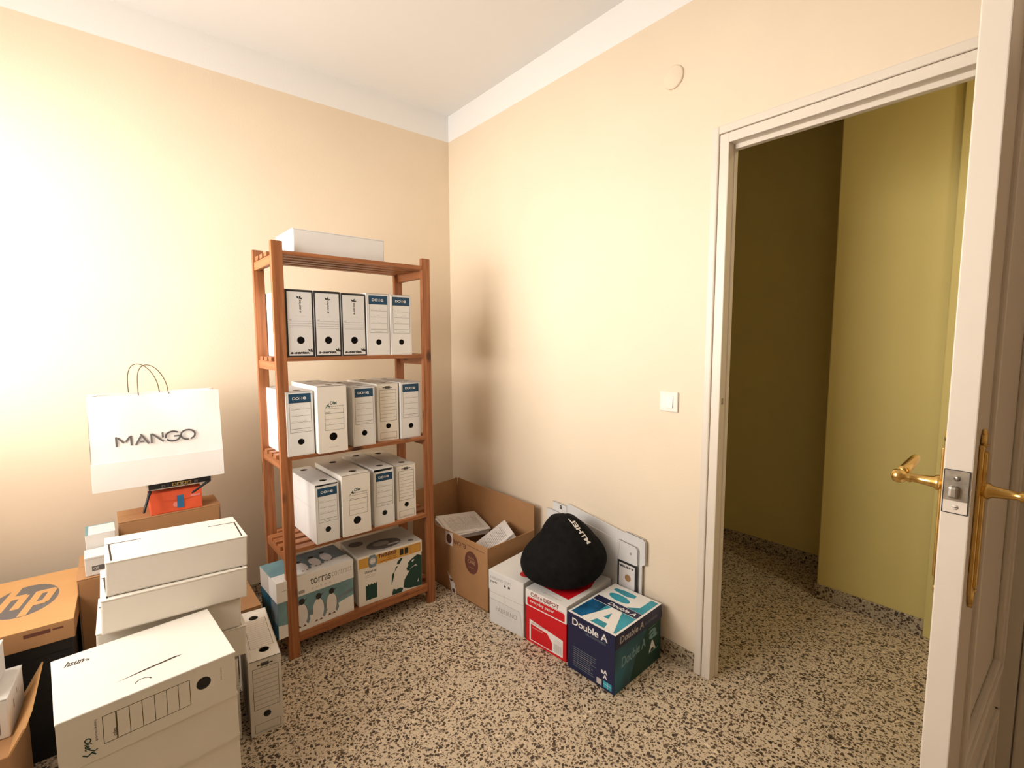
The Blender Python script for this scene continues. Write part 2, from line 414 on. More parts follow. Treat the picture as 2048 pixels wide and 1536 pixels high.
# door casing: architrave strip, jamb face, rebate, stop  (U shape)
mb = MB()
def u_profile(x0, x1, out, inn, mt, bev=.003):
    """three boxes round the opening between offsets out (outer) and inn (inner)"""
    mb.box(x0, OY1 - inn, 0, x1, OY1 + out, OZ + out, mt, bev)
    mb.box(x0, OY0 - out, 0, x1, OY0 + inn, OZ + out, mt, bev)
    mb.box(x0, OY0 + inn - .002, OZ - inn, x1, OY1 - inn + .002, OZ + out, mt, bev)
u_profile(-.014, .0, .065, -.036, M['gloss'], .005)
u_profile(-.010, .035, .034, 0, M['gloss'], .003)
mb.box(.030, OY1 - .004, 0, T + .004, OY1 + .034, OZ + .034, M['gloss'], .003); mb.box(.030, OY0 - .034, 0, T + .004, OY0 + .004, OZ + .034, M['gloss'], .003)
mb.box(.028, OY0 + .002, OZ - .016, T + .004, OY1 - .002, OZ + .034, M['gloss'], .003)
struct(mb.build('trim_1'))
# little hole / striker in the left jamb
mb = MB(); mb.box(.004, OY1 - .002, 1.085, .016, OY1 + .004, 1.108, M['steel'], .001); struct(mb.build('trim_2'))

# ------------------------------------------------------------------ door leaf, opened 90 degrees into the room
door = bpy.data.objects.new('door_1', None); col.objects.link(door); struct(door)
door.location = (-.006, -2.590, 0.008)
door.rotation_euler.z = PI - math.radians(1.3)   # local +x runs from hinge to free edge, local +y towards the camera side
DW, DT, DH = .716, .035, 2.0
mb = MB()
st = .115
py = (-DT / 2, DT / 2)
mb.box(.014, -DT/2, 0, st, DT/2, DH, M['gloss'], .002); mb.box(DW - st, -DT/2, 0, DW, DT/2, DH, M['gloss'], .002)
for z0, z1 in ((0, .12), (.42, .53), (1.87, DH)): mb.box(st - .001, -DT/2, z0, DW - st + .001, DT/2, z1, M['gloss'], .001)
mb.box(st, -.008, .11, DW - st, .008, 1.88, M['gloss'], 0)
mb.build('leaf', door)
def moulding(z0, z1, side):
    mb = MB(); x0, x1 = st, DW - st; y = side * DT / 2
    ya, yb = sorted((y - side * .010, y + side * .008))
    for k, (o, dy) in enumerate(((-.004, 0), (.012, -.004))):
        yb2, ya2 = (yb + dy, ya) if side > 0 else (yb, ya - dy)
        w = .014
        mb.box(x0 + o, ya2, z0 + o, x0 + o + w, yb2, z1 - o, M['gloss'], .004); mb.box(x1 - o - w, ya2, z0 + o, x1 - o, yb2, z1 - o, M['gloss'], .004)
        mb.box(x0 + o, ya2, z0 + o, x1 - o, yb2, z0 + o + w, M['gloss'], .004); mb.box(x0 + o, ya2, z1 - o - w, x1 - o, yb2, z1 - o, M['gloss'], .004)
    mb.build('panel_moulding', door)
for s_ in (1, -1):
    moulding(.12, .42, s_); moulding(.53, 1.87, s_)
# lock plate on the free edge
mb = MB(); mb.box(DW - .002, -DT/2 + .002, 1.044, DW + .0015, DT/2 - .003, 1.113, M['steel'], .0006)
f = Face(mb, (DW + .0015, -DT/2, 0), (0, 1, 0), (0, 0, 1))
f.rect(.003, 1.045, .0315, 1.064, M['gloss']); f.frame(.002, 1.044, .032, 1.113, M['ink'], .0012)
lp_ = mb.build('lock_plate', door)
mb = MB(); mb.box(DW, -.009, 1.068, DW + .010, .004, 1.088, M['steel'], .004); mb.build('latch_bolt', lp_)
for z in (1.100, 1.054):
    mb = MB(); mb.tube([(DW, .0, z), (DW + .0022, .0, z)], .0042, M['steel' if z > 1.08 else 'gloss'], 14); f = Face(mb, (DW + .0022, 0, z), (0, 1, 0), (0, 0, 1)); f.line(-.004, 0, .004, 0, M['ink'], .001); mb.build('screw', lp_)
# brass handle sets on both faces
def handle_set(side):
    Y = side * DT / 2; X = DW - .047
    mb = MB()
    def yy(a): return Y + side * a
    def slab(x0, x1, z0, z1, a, b, bev):
        y0, y1 = sorted((yy(a), yy(b))); mb.box(x0, y0, z0, x1, y1, z1, M['brass'], bev)
    slab(X - .017, X + .017, .905, 1.152, 0, .006, .004)
    slab(X - .010, X + .010, .918, 1.140, .004, .010, .003)
    for z, sg in ((1.152, 1), (.905, -1)):
        mb.tube([(X - .011, yy(.003), z), (X - .011, yy(.004), z + sg * .001)], .007, M['brass'], 12)
        mb.tube([(X, yy(.001), z + sg * .006), (X, yy(.007), z + sg * .006)], .012, M['brass'], 16)
        mb.tube([(X, yy(.001), z + sg * .018), (X, yy(.006), z + sg * .018)], .006, M['brass'], 12)
    bp = mb.build('backplate', door)
    mb = MB(); z = 1.078
    prof = [(.006, .013), (.014, .013), (.018, .0095), (.035, .0075), (.046, .0065), (.050, .009), (.054, .0065), (.058, .0105), (.066, .0125), (.073, .010), (.076, .004)]
    mb.tube([(X, yy(a), z) for a, r in prof], [r for a, r in prof], M['brass'], 18)
    pts = []; rs = []
    for i in range(11):
        t = i / 10; pts.append((X - .008 - .095 * t, yy(.063 - .006 * math.sin(t * PI)), z + .004 + .020 * math.sin(t * PI * .75) - .004 * t)); rs.append(.0095 * (1 - .35 * t) if i < 10 else .005)
    mb.tube(pts, rs, M['brass'], 14)
    mb.build('lever_handle', door)
handle_set(1); handle_set(-1)
for z in (.25, 1.0, 1.75):
    mb = MB(); mb.tube([(-.004, -DT/2 - .003, z - .05), (-.004, -DT/2 - .003, z + .05)], .006, M['brass'], 12); mb.build('hinge', door)

# ------------------------------------------------------------------ light switch and cover on the right wall
sw = thing('light_switch', 'square white rocker light switch on the cream wall left of the doorway', 'light switch', (0, -1.618, 1.076))
mb = MB(); mb.box(-.010, -.041, -.041, 0, .041, .041, M['wplastic'], .005); mb.build('frame_plate', sw)
mb = MB(); bm = bmesh.new()
mb.add([(-.010, -.022, -.024), (-.010, .026, -.024), (-.010, .026, .024), (-.010, -.022, .024), (-.017, -.021, -.023), (-.017, .025, -.023), (-.0115, .025, .023), (-.0115, -.021, .023)],
       [(0, 1, 2, 3), (4, 7, 6, 5), (0, 4, 5, 1), (1, 5, 6, 2), (2, 6, 7, 3), (3, 7, 4, 0)], M['wplastic']); mb.build('rocker', sw); bm.free()
mb = MB(); mb.tube([(0, 0, 0), (-.006, 0, 0), (-.009, 0, 0)], [.043, .042, .038], M['wall'], 36)
ob = mb.build('junction_cover', None, (0, -1.598, 2.327)); tag(ob, 'round cream painted junction box cover high on the wall above the switch', 'cover plate')

# ------------------------------------------------------------------ pine shelf
TH = .02
SO = Vector((-.5251, -.6386, 0)); SW, SD, SH = .704, .297, 1.711
sh = thing('pine_shelf', 'tall orange pine slatted shelf unit holding archive boxes in the room corner', 'shelf', SO, TH)
PW, PT = .043, .022
for x0 in (-SW, -PW):
    for y0 in (0, SD - PT):
        mb = MB(); mb.box(x0, y0, 0, x0 + PW, y0 + PT, SH, PINE['z'], .002)
        # screw heads / knots pattern stays in the wood material
        mb.build('post', sh)
LV = [1.6755, 1.2585, .857, .468, .1055]
SLT = .017
for z in LV:
    for x0 in (-SW + .004, -.024):
        mb = MB(); mb.box(x0, PT + .0005 if 0 else PT, z - SLT - .036, x0 + .020, SD - PT, z - SLT, PINE['y'], .0015); mb.build('side_rail', sh)
    n = 5; sw_ = .040; gap = (SD - n * sw_) / (n - 1)
    for i in range(n):
        y0 = i * (sw_ + gap)
        a, b = (-SW + PW, -PW) if i in (0, n - 1) else (-SW, 0)
        if i == 0: y0 = 0.0
        mb = MB(); mb.box(a, y0, z - SLT, b, y0 + sw_, z, PINE['x'], .0015); mb.build('slat', sh)
mb = MB(); mb.box(-SW + PW, .001, .066, -PW, .020, LV[4] - SLT, PINE['x'], .002); mb.build('front_rail', sh)
def SP(lx, ly): 
    c, s_ = math.cos(TH), math.sin(TH); return (SO.x + c * lx - s_ * ly, SO.y + s_ * lx + c * ly)

# ------------------------------------------------------------------ archive boxes
def leaf_mark(f, u, v, s_, mt):
    for a in (.35, 1.25, 2.3):
        c, q = math.cos(a), math.sin(a)
        f.poly([(u, v), (u + s_ * (.5 * c - .22 * q), v + s_ * (.5 * q + .22 * c)), (u + s_ * c, v + s_ * q), (u + s_ * (.5 * c + .22 * q), v + s_ * (.5 * q - .22 * c))], mt, False)
    f.k += 1

def spine_dohe(f, w, h, n=0):
    f.frame(.004, .003, w - .004, h - .004, M['lgrey'], .0012)
    f.rect(.10 * w, .825 * h, .93 * w, .965 * h, M['blue'])
    f.text('DO', .24 * w, .872 * h, M['pwhite'], height=.042 * h, width=.25 * w, bold=.018)
    f.text('H', .51 * w, .872 * h, M['lgrey'], height=.042 * h, width=.085 * w)
    f.text('e', .625 * w, .872 * h, M['pwhite'], height=.040 * h, width=.125 * w, bold=.012)
    f.frame(.12 * w, .365 * h, .92 * w, .825 * h, M['dgrey'], .0012)
    for k, v in enumerate((.72, .62, .52, .42)):
        f.line(.17 * w, v * h, .88 * w, v * h, M['dgrey'], .0010 if k < 3 else .0014)
        if k < 3: f.scribble(.2 * w, v * h + .002, random.uniform(.25, .6) * w, .007, M['mgrey'], .0007)
    f.text('www dohe es', .52 * w, .385 * h, M['dgrey'], width=.34 * w, height=.010 * h, align='c')
def spine_aseries(f, w, h, n=0):
    f.text('a-series', .56 * w, .66 * h, M['ink'], width=.19 * h, height=.05 * w + .004, rot=PI / 2, bold=.02, shear=.2)
    leaf_mark(f, .50 * w, .86 * h, .016, M['ink'])
    f.scribble(.3 * w, .60 * h, .4 * w, .008, M['lgrey'], .0008)
    for v in (.535, .50, .465, .43): f.line(.10 * w, v * h, .93 * w, v * h, M['mgrey'], .0012)
    f.text('ref', .1 * w, .545 * h, M['ink'], height=.006)
    f.text('a-series.', .10 * w, .045 * h, M['ink'], width=.72 * w, height=.042 * h, bold=.035, shear=.25)
    leaf_mark(f, .86 * w, .075 * h, .016, M['ink'])
def spine_olef(f, w, h, n=0):
    f.text('Olet', .42 * w, .715 * h, M['green'], width=.24 * w, height=.052 * h, bold=.03, shear=.2)
    f.stroke([(.26 * w, .67 * h), (.33 * w, .70 * h), (.38 * w, .735 * h), (.35 * w, .69 * h), (.42 * w, .70 * h)], M['green'], .0026)
    f.stroke([(.30 * w, .71 * h), (.36 * w, .715 * h), (.40 * w, .675 * h)], M['green'], .0022)
    f.text('systemway', .40 * w, .675 * h, M['dgrey'], width=.50 * w, height=.026 * h)
    f.frame(.24 * w, .335 * h, .88 * w, .655 * h, M['dgrey'], .0012)
    f.line(.24 * w, .585 * h, .88 * w, .585 * h, M['dgrey'], .0018)
    for v in (.50, .415): f.line(.24 * w, v * h, .88 * w, v * h, M['dgrey'], .0010)
    f.text('asunto', .27 * w, .60 * h, M['ink'], height=.014 * h)
    f.scribble(.3 * w, .42 * h, .3 * w, .008, M['lgrey'], .0008)
    f.text('made in spain', .5 * w, .075 * h, M['dgrey'], width=.34 * w, height=.011 * h, align='c')
def spine_lined(f, w, h, n=0):
    f.rect(.38 * w, .905 * h, .62 * w, .955 * h, M['dgrey'], False); f.rect(.26 * w, .922 * h, .74 * w, .936 * h, M['ink'])
    f.frame(.12 * w, .345 * h, .90 * w, .89 * h, M['dgrey'], .0016)
    for k in range(1, 9):
        v = .345 + .545 * k / 9; f.line(.14 * w, v * h, .88 * w, v * h, M['dgrey'], .0010)
        if k in (4, 6): f.scribble(.3 * w, v * h + .002, .35 * w, .006, M['mgrey'], .0007)
    f.frame(.12 * w, .035 * h, .90 * w, .145 * h, M['dgrey'], .0012)
    f.text('archivo definitivo', .51 * w, .045 * h, M['dgrey'], width=.5 * w, height=.010 * h, align='c')
SPINES = dict(dohe=(spine_dohe, .215, .12, 'white'), aseries=(spine_aseries, .25, .14, 'white'), olef=(spine_olef, .235, .135, 'cream'), lined=(spine_lined, .255, .115, 'cream'))

def archive_box(kind, x, y, z, yaw, w, d, h, label, group, gap=0.0, tophole=True, tilt=0.0):
    fn, hv, hr, mk = SPINES[kind]; mt = M[mk]
    t = thing('archive_box', label, 'archive box', (x, y, z), yaw, group)
    e = .003
    mb = MB()
    mb.box(0, .002, 0, w, d, e, mt, .0008); mb.box(0, .002, 0, e, d, h, mt, .0010); mb.box(w - e, .002, 0, w, d, h, mt, .0010); mb.box(0, d - e, 0, w, d, h, mt, .0010)
    f = Face(mb, (0, d, 0), (0, -1, 0), (0, 0, 1))
    f.line(.02, .58 * h, d - .05, .58 * h, M['lgrey'], .0012); f.line(d * .45, .58 * h, d * .45, h - .01, M['lgrey'], .0012); f.line(d * .62, .03 * h, d * .62, .58 * h, M['lgrey'], .001)
    f = Face(mb, (w, 0, 0), (0, 1, 0), (0, 0, 1)); f.line(.05, .58 * h, d - .02, .58 * h, M['lgrey'], .0012)
    mb.build('body', t)
    mb = MB(); hs = [(w * .55, .055, .016), (w * .5, d - .06, .016)] if tophole else []
    mb.plate((.001, 0, h - e), (1, 0, 0), (0, 1, 0), (0, 0, 1), w - .002, d, e, hs, mt if kind != 'aseries' else M['dgrey'])
    f = Face(mb, (0, 0, h), (1, 0, 0), (0, 1, 0)); f.line(.004, d * .38, w * .75, d * .38, M['lgrey'], .0012); f.line(.012, .02, .012, d - .03, M['lgrey'], .001)
    mb.build('lid', t)
    mb = MB(); hh = h - gap
    hc = (w * .5, hv * h, hr * w); yf = 0
    if kind == 'aseries':
        mb.plate((.0005, .0022, 0), (1, 0, 0), (0, 0, 1), (0, -1, 0), w - .001, hh, .0022, [hc], M['ink'])
        mb.plate((.006, 0, .006), (1, 0, 0), (0, 0, 1), (0, -1, 0), w - .011, hh - .015, .0006, [(hc[0] - .0055, hc[1] - .006, hc[2])], M['grey']); yf = -.0006
    else:
        mb.plate((.0005, .0022, 0), (1, 0, 0), (0, 0, 1), (0, -1, 0), w - .001, hh, .0022, [hc], mt)
    fn(Face(mb, (.0005, yf, 0), (1, 0, 0), (0, 0, 1)), w - .001, hh)
    sp_ = mb.build('spine_panel', t)
    if tilt: sp_.rotation_euler.x = tilt
    return t
g2 = 'archive boxes on the second shelf'
g3 = 'archive boxes on the third shelf'
g4 = 'archive boxes on the fourth shelf'
z2, z3, z4, z5 = LV[1], LV[2], LV[3], LV[4]
archive_box('aseries', -1.1827, -.6445, z2, TH, .1055, .34, .270, 'black-edged archive box behind the left post, leftmost on the second shelf', g2)
archive_box('aseries', -1.0735, -.6443, z2, TH, .1085, .34, .270, 'black-edged archive box second from left on the second shelf', g2)
archive_box('aseries', -.9615, -.6441, z2, TH, .1080, .34, .268, 'black-edged archive box beside the blue-topped ones on the second shelf', g2)
archive_box('dohe', -.8500, -.6442, z2, TH, .1090, .34, .274, 'blue-topped white archive box touching the black-edged ones on the second shelf', g2)
archive_box('dohe', -.7375, -.6444, z2, TH, .1070, .34, .273, 'blue-topped white archive box at the right end of the second shelf', g2)
archive_box('dohe', -1.2010, -.655, z3, TH, .1060, .34, .263, 'blue-topped archive box half hidden by the left post on the third shelf', g3)
archive_box('olef', -1.0870, -.6806, z3, TH, .1230, .33, .281, 'wide cream archive box jutting forward on the third shelf', g3)
archive_box('dohe', -.9260, -.6438, z3, TH, .1040, .34, .265, 'blue-topped archive box between two cream ones on the third shelf', g3)
archive_box('lined', -.7963, -.6085, z3, TH, .1067, .34, .268, 'cream archive box with ruled lines on the third shelf', g3)
archive_box('dohe', -.6812, -.6147, z3, TH, .1050, .34, .269, 'blue-topped archive box at the right end of the third shelf', g3)
archive_box('dohe', -1.1060, -.664, z4, .035, .1010, .34, .256, 'blue-topped archive box leftmost on the fourth shelf, white side showing', g4, gap=.010)
archive_box('olef', -.9927, -.6641, z4, TH, .1290, .33, .273, 'wide cream archive box jutting forward on the fourth shelf', g4)
archive_box('dohe', -.8385, -.6411, z4, TH, .1012, .37, .270, 'blue-topped archive box with gaping lid on the fourth shelf', g4, gap=.014)
archive_box('lined', -.7181, -.6254, z4, TH, .1023, .36, .263, 'cream archive box with ruled lines at the right of the fourth shelf', g4)

# ------------------------------------------------------------------ plain lying archive boxes
def lying_box(x, y, z, yaw, w, d, h, label, group, mk='white', slits=True, name='archive_box'):
    mt = M[mk]; t = thing(name, label, 'archive box', (x, y, z), yaw, group)
    mb = MB(); mb.box(0, 0, 0, w, d, h - .003, mt, .004)
    f = Face(mb, (0, 0, 0), (1, 0, 0), (0, 0, 1)); f.line(.01, .004, w - .01, .004, M['lgrey'], .0012)
    f = left(mb, w, d, h)
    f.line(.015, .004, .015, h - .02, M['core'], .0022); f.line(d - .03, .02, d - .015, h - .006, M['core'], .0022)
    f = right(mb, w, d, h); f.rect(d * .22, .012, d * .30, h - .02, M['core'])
    mb.build('body', t)
    mb = MB(); mb.box(-.0015, -.001, h - .004, w + .001, d + .001, h, mt, .0015)
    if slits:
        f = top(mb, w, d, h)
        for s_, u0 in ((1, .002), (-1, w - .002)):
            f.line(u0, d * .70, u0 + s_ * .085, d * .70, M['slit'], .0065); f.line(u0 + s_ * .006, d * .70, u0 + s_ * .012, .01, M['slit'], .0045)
    mb.build('lid', t)
    return t
lying_box(-1.1326, -.6037, LV[0], .009, .395, .245, .1015, 'white archive box lying on top of the pine shelf', 'white lying archive boxes', 'white', False)

gk = 'white archive boxes stacked against the back wall'
lab = ['white archive box with end slits, topmost of the tall stack near the paper bag', 'white archive box second from top of the tall stack, plain front', 'white archive box third from top of the tall stack',
       'white archive box fourth from top of the tall stack', 'white archive box fifth from top of the tall stack', 'white archive box sixth from top of the tall stack', 'white archive box at the bottom of the tall stack']
ks = [(-1.777, -.962, .6045, .0, .357, .245, .0985), (-1.792, -.980, .5050, .010, .364, .258, .0985), (-1.808, -.960, .4055, -.01, .360, .26, .0985), (-1.803, -.960, .3060, -.02, .365, .26, .0985),
      (-1.815, -.955, .188, -.03, .352, .26, .0935), (-1.815, -.955, .094, -.03, .352, .26, .0935), (-1.815, -.955, 0, -.03, .352, .26, .0935)]
sag = [(-.026, .044)] * 4 + [(0, 0)] * 3      # the upper boxes lean back and to the right
for k, l, (rx, ry) in zip(ks, lab, sag):
    t = lying_box(*k, l, gk, 'cream'); t.rotation_euler = (rx, ry, k[3])

# big lying boxes in front (label side facing the room)
def label_box(x, y, z, yaw, w, d, h, label, group, full=True):
    t = thing('archive_box', label, 'archive box', (x, y, z), yaw, group); mt = M['cream']
    mb = MB(); e = .003
    mb.box(0, .003, 0, w - .012, d, h - .003, mt, .003)
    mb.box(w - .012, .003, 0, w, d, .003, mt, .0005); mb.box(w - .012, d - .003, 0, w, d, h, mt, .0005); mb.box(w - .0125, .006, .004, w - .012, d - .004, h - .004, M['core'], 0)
    mb.build('body', t)
    mb = MB(); mb.box(-.001, 0, h - .003, w - .001, d, h, mt, .0012)
    f = top(mb, w, d, h)
    if full:
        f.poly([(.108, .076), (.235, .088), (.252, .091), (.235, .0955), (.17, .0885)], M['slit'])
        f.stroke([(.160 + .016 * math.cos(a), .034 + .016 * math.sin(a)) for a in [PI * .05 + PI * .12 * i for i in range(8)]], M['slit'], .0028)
        f.text('hsun', .022, .240, M['ink'], width=.040, height=.026, bold=.03, shear=.45, rot=-.10)
        f.stroke([(.060, .243), (.067, .246), (.072, .241), (.066, .238)], M['ink'], .0026)
    mb.build('lid', t)
    mb = MB(); hc = (w - .078, h * .60, .0165)
    mb.plate((0, .003, 0), (1, 0, 0), (0, 0, 1), (0, -1, 0), w - .004, h, .003, [hc] if full else [], mt)
    if full:
        f = Face(mb, (hc[0] - .03, .0028, hc[1] - .03), (1, 0, 0), (0, 0, 1)); f.rect(.008, .008, .052, .052, M['ink'])  # black patch stands in for the shade inside the hole
        f = Face(mb, (0, 0, 0), (1, 0, 0), (0, 0, 1)); f.k = 2
        u0, u1, v0, v1 = .078, .248, h * .25, h * .80
        f.frame(u0, v0, u1, v1, M['olive'], .0014)
        for i in range(1, 7): f.line(u0 + (u1 - u0) * i / 7, v0, u0 + (u1 - u0) * i / 7, v1, M['olive'], .0013 if i > 1 else .003)
        f.text('tajo', u0 + .016, v0 + .028, M['dgrey'], width=.02, height=.009, rot=-PI / 2, bold=.02)
        f.text('Olet', .044, h * .50, M['green'], width=.030, height=.013, rot=-PI / 2, bold=.03, shear=.2)
        f.text('heavywood', .062, h * .80, M['dgrey'], width=.050, height=.007, rot=-PI / 2)
        f.stroke([(.040, h * .20), (.048, h * .15), (.056, h * .19), (.062, h * .13)], M['green'], .003); f.stroke([(.052, h * .26), (.060, h * .20), (.066, h * .22)], M['green'], .0022)
        f.text('made in spain', w - .040, h * .78, M['olive'], width=.034, height=.004, rot=-PI / 2)
    mb.build('spine_panel', t)
    return t
gf = 'big cream archive boxes stacked nearest the camera'
for k, (l, dx, dy, dyaw) in enumerate([('big cream archive box with ruled label and black handwriting, topmost of the front stack', 0, 0, 0), ('plain cream archive box right under the handwritten one', .002, 0, .012),
                               ('plain cream archive box third from top of the front stack', .003, .002, .02), ('plain cream archive box at the bottom of the front stack', -.004, .004, .01)]):
    label_box(-1.8683 + dx, -1.300 + dy, .3665 - .1222 * k, .085 + dyaw, .3563, .298, .1215, l, gf, k == 0)

# upright lined box beside the front stack, on the floor
def upright_lined(x, y, z, yaw, w, d, h):
    t = archive_box('lined', x, y, z, yaw, w, d, h, 'white archive box with ruled labels standing on the floor right of the stacks', None, tophole=True)
    mb = MB(); f = Face(mb, (0, 0, h), (1, 0, 0), (0, 1, 0))
    f.frame(.016, .075, w - .012, d - .075, M['dgrey'], .0014)
    for i in range(1, 14): f.line(.018, .075 + (d - .15) * i / 14, w - .014, .075 + (d - .15) * i / 14, M['mgrey'], .0010)
    mb.build('printed_label', t)
upright_lined(-1.4395, -.985, 0, -.085, .100, .345, .264)

# ------------------------------------------------------------------ cartons behind the stacks
def plain_carton(name, label, x, y, z, yaw, w, d, h, mk='brown', cat='cardboard box'):
    t = thing(name, label, cat, (x, y, z), yaw)
    mb = MB(); mb.box(0, 0, 0, w, d, h - .004, M[mk], .003)
    f = front(mb, w, d, h); f.line(.004, .01, .004, h - .012, M['core'], .003); f.line(w - .006, .01, w - .004, h - .012, M['core'], .003)  # dark edge lines paint the shadow in the flap gaps
    mb.build('body', t)
    mb = MB(); mb.box(0, 0, h - .004, w, d * .5 - .001, h, M[mk], .001); mb.box(0, d * .5 + .001, h - .004, w, d, h, M[mk], .001); mb.build('flap', t)
    return t
plain_carton('cardboard_box', 'low brown cardboard box on the floor behind the white stack', -1.755, -.615, 0, .0, .438, .45, .262)
plain_carton('cardboard_box', 'brown cardboard box under the orange box and router', -1.7415, -.36, .2625, .01, .339, .165, .3695, 'brown')
# orange box
t = thing('small_box', 'orange-red box with blue tape under the router', 'box', (-1.640, -.350, .632), .01)
mb = MB(); mb.box(0, 0, 0, .175, .13, .088, M['orange'], .003)
mb.build('body', t)
mb = MB(); mb.prism([(0, .075), (.175, .075), (.175, .045), (.12, .035), (.06, .038), (.0, .047)], (0, -.0005, .012), (1, 0, 0), (0, 0, 1), (0, -1, 0), .0015, M['orange']); mb.build('flap', t)
mb = MB(); f = Face(mb, (0, -.002, 0), (1, 0, 0), (0, 0, 1)); f.disc(.084, .030, .010, M['pink'])
f.rect(.135, .052, .168, .060, M['pink'])
f.rect(.088, .014, .111, .066, M['tape']); mb.build('tape', t)
# router
t = thing('router', 'black and white router with two drooping antennas under the paper bag', 'router', (-1.646, -.372, .7355), .008)
mb = MB(); mb.box(0, .004, 0, .217, .15, .028, M['wplastic'], .006); mb.box(.004, 0, .006, .213, .02, .027, M['plastic'], .002)
mb.build('body', t)
for i in range(4):
    mb = MB(); u = .080 + .0165 * i; mb.box(u, -.0015, .009, u + .0145, .001, .022, M['copper'], .0008); f = Face(mb, (0, -.0015, 0), (1, 0, 0), (0, 0, 1))
    f.rect(u + .0025, .0115, u + .012, .018, M['ink']); f.rect(u + .005, .0175, u + .0095, .0205, M['ink']); mb.build('network_port', t)
for u in (.046, .155):
    mb = MB(); mb.box(u, -.001, .009, u + .011, .001, .020, M['dgrey'], .0008); f = Face(mb, (0, -.001, 0), (1, 0, 0), (0, 0, 1)); f.rect(u + .003, .011, u + .008, .017, M['ink']); mb.build('socket', t)
for p, q in (((.008, -.004, .004), (-.018, -.050, -.066)), ((.208, -.004, .010), (.138, -.060, -.016))):
    mb = MB(); p, q = Vector(p), Vector(q); mb.tube([p, p.lerp(q, .2), p.lerp(q, .22), p.lerp(q, .97), q], [.006, .006, .005, .0045, .003], M['plastic'], 10); mb.build('antenna', t)

# paper bag
def bag():
    w, d, h = .424, .145, .356
    t = thing('paper_bag', 'white paper shopping bag with cord handles and dark lettering on the router', 'shopping bag', (-1.8065, -.378, .7645), .004)
    mb = MB(); nx, nz, nd = 16, 14, 6
    def P(side, a, zz):
        u = a; v = zz / h; rnd = random.Random(int(a * 977) + int(zz * 4099) + side)
        taper = 1 - .10 * v
        pinch = 1 - .25 * v
        if side == 0: p = Vector((w * u, 0, zz)); p.y += .006 * math.sin(u * 9 + v * 4) * v
        elif side == 1: p = Vector((w, d * u, zz)); p.x -= .030 * v * math.sin(u * PI)
        elif side == 2: p = Vector((w * (1 - u), d, zz)); p.y += .006 * math.sin(u * 7 + v * 5) * v
        else: p = Vector((0, d * (1 - u), zz)); p.x += .030 * v * math.sin(u * PI)
        p.y = d / 2 + (p.y - d / 2) * pinch
        p.x = w / 2 + (p.x - w / 2) * (1 - .02 * v)
        # crease of the lower fold and a few wrinkles
        if side in (0, 2): p.y += (-1 if side == 0 else 1) * (.004 * math.exp(-((zz - .112) / .012) ** 2) + .003 * math.sin(u * 23 + zz * 40) * (1 if zz < .11 else .3))
        return p
    for side, n in ((0, nx), (1, nd), (2, nx), (3, nd)):
        vs = [P(side, i / n, h * j / nz) for j in range(nz + 1) for i in range(n + 1)]
        mb.add(vs, [(j * (n + 1) + i, j * (n + 1) + i + 1, (j + 1) * (n + 1) + i + 1, (j + 1) * (n + 1) + i) for j in range(nz) for i in range(n)], M['bag'], True)
    mb.add([(0, 0, 0), (w, 0, 0), (w, d, 0), (0, d, 0)], [(3, 2, 1, 0)], M['bag'])
    mb.build('body', t)
    # folded-over lower panel
    mb = MB(); mb.box(.002, -.0065, .001, w - .002, -.0045, .108, M['bag'], .0006); mb.build('bottom_fold', t)
    # lettering, stencil-cut strokes
    mb = MB(); f = Face(mb, (.079, .0025, .163), (1, 0, .0), (0, .05, 1)); f.k = 1
    W = .0064; ink = M['dgrey']; s_ = .040
    def st(x, pts): f.stroke([(x + a * s_, b * s_) for a, b in pts], ink, W)
    def arc(x, cx, cy, rx, ry, a0, a1):
        n = 14; st(x, [(cx + rx * math.cos(a0 + (a1 - a0) * i / n), cy + ry * math.sin(a0 + (a1 - a0) * i / n)) for i in range(n + 1)])
    x = 0; st(x, [(0, 0), (0, .95)]); st(x, [(.12, .85), (.55, .30)]); st(x, [(.68, .38), (1.02, .88)]); st(x, [(1.10, .0), (1.10, .95)])
    x = .057; st(x, [(0, 0), (.42, .80)]); st(x, [(.42, 1.0), (1.0, 0)]); st(x, [(.30, .28), (.66, .28)])
    x = .104; st(x, [(.05, 0), (.05, .95)]); st(x, [(.12, .92), (1.0, .05)]); st(x, [(.95, .45), (.95, .98)])
    x = .150; arc(x, .62, .48, .60, .48, .9, 3.35); arc(x, .62, .48, .60, .48, 3.75, 6.28); st(x, [(.70, .48), (1.16, .48)])
    x = .200; arc(x, .62, .50, .60, .48, -1.15, 4.75)
    mb.build('lettering', t)
    for yy, x0, x1, xm in ((.012, .155, .250, .197), (.130, .128, .228, .163)):
        mb = MB(); pts = []; 
        for i in range(25):
            a = i / 24
            pts.append((x0 + (x1 - x0) * a - .022 * math.sin(a * PI) * (1 - a) * 1.6, yy + (.004 if yy < .05 else -.004), h - .004 + .116 * (math.sin(a * PI) ** .62)))
        mb.tube(pts, .0016, M['cord'], 6); mb.build('handle', t)
bag()

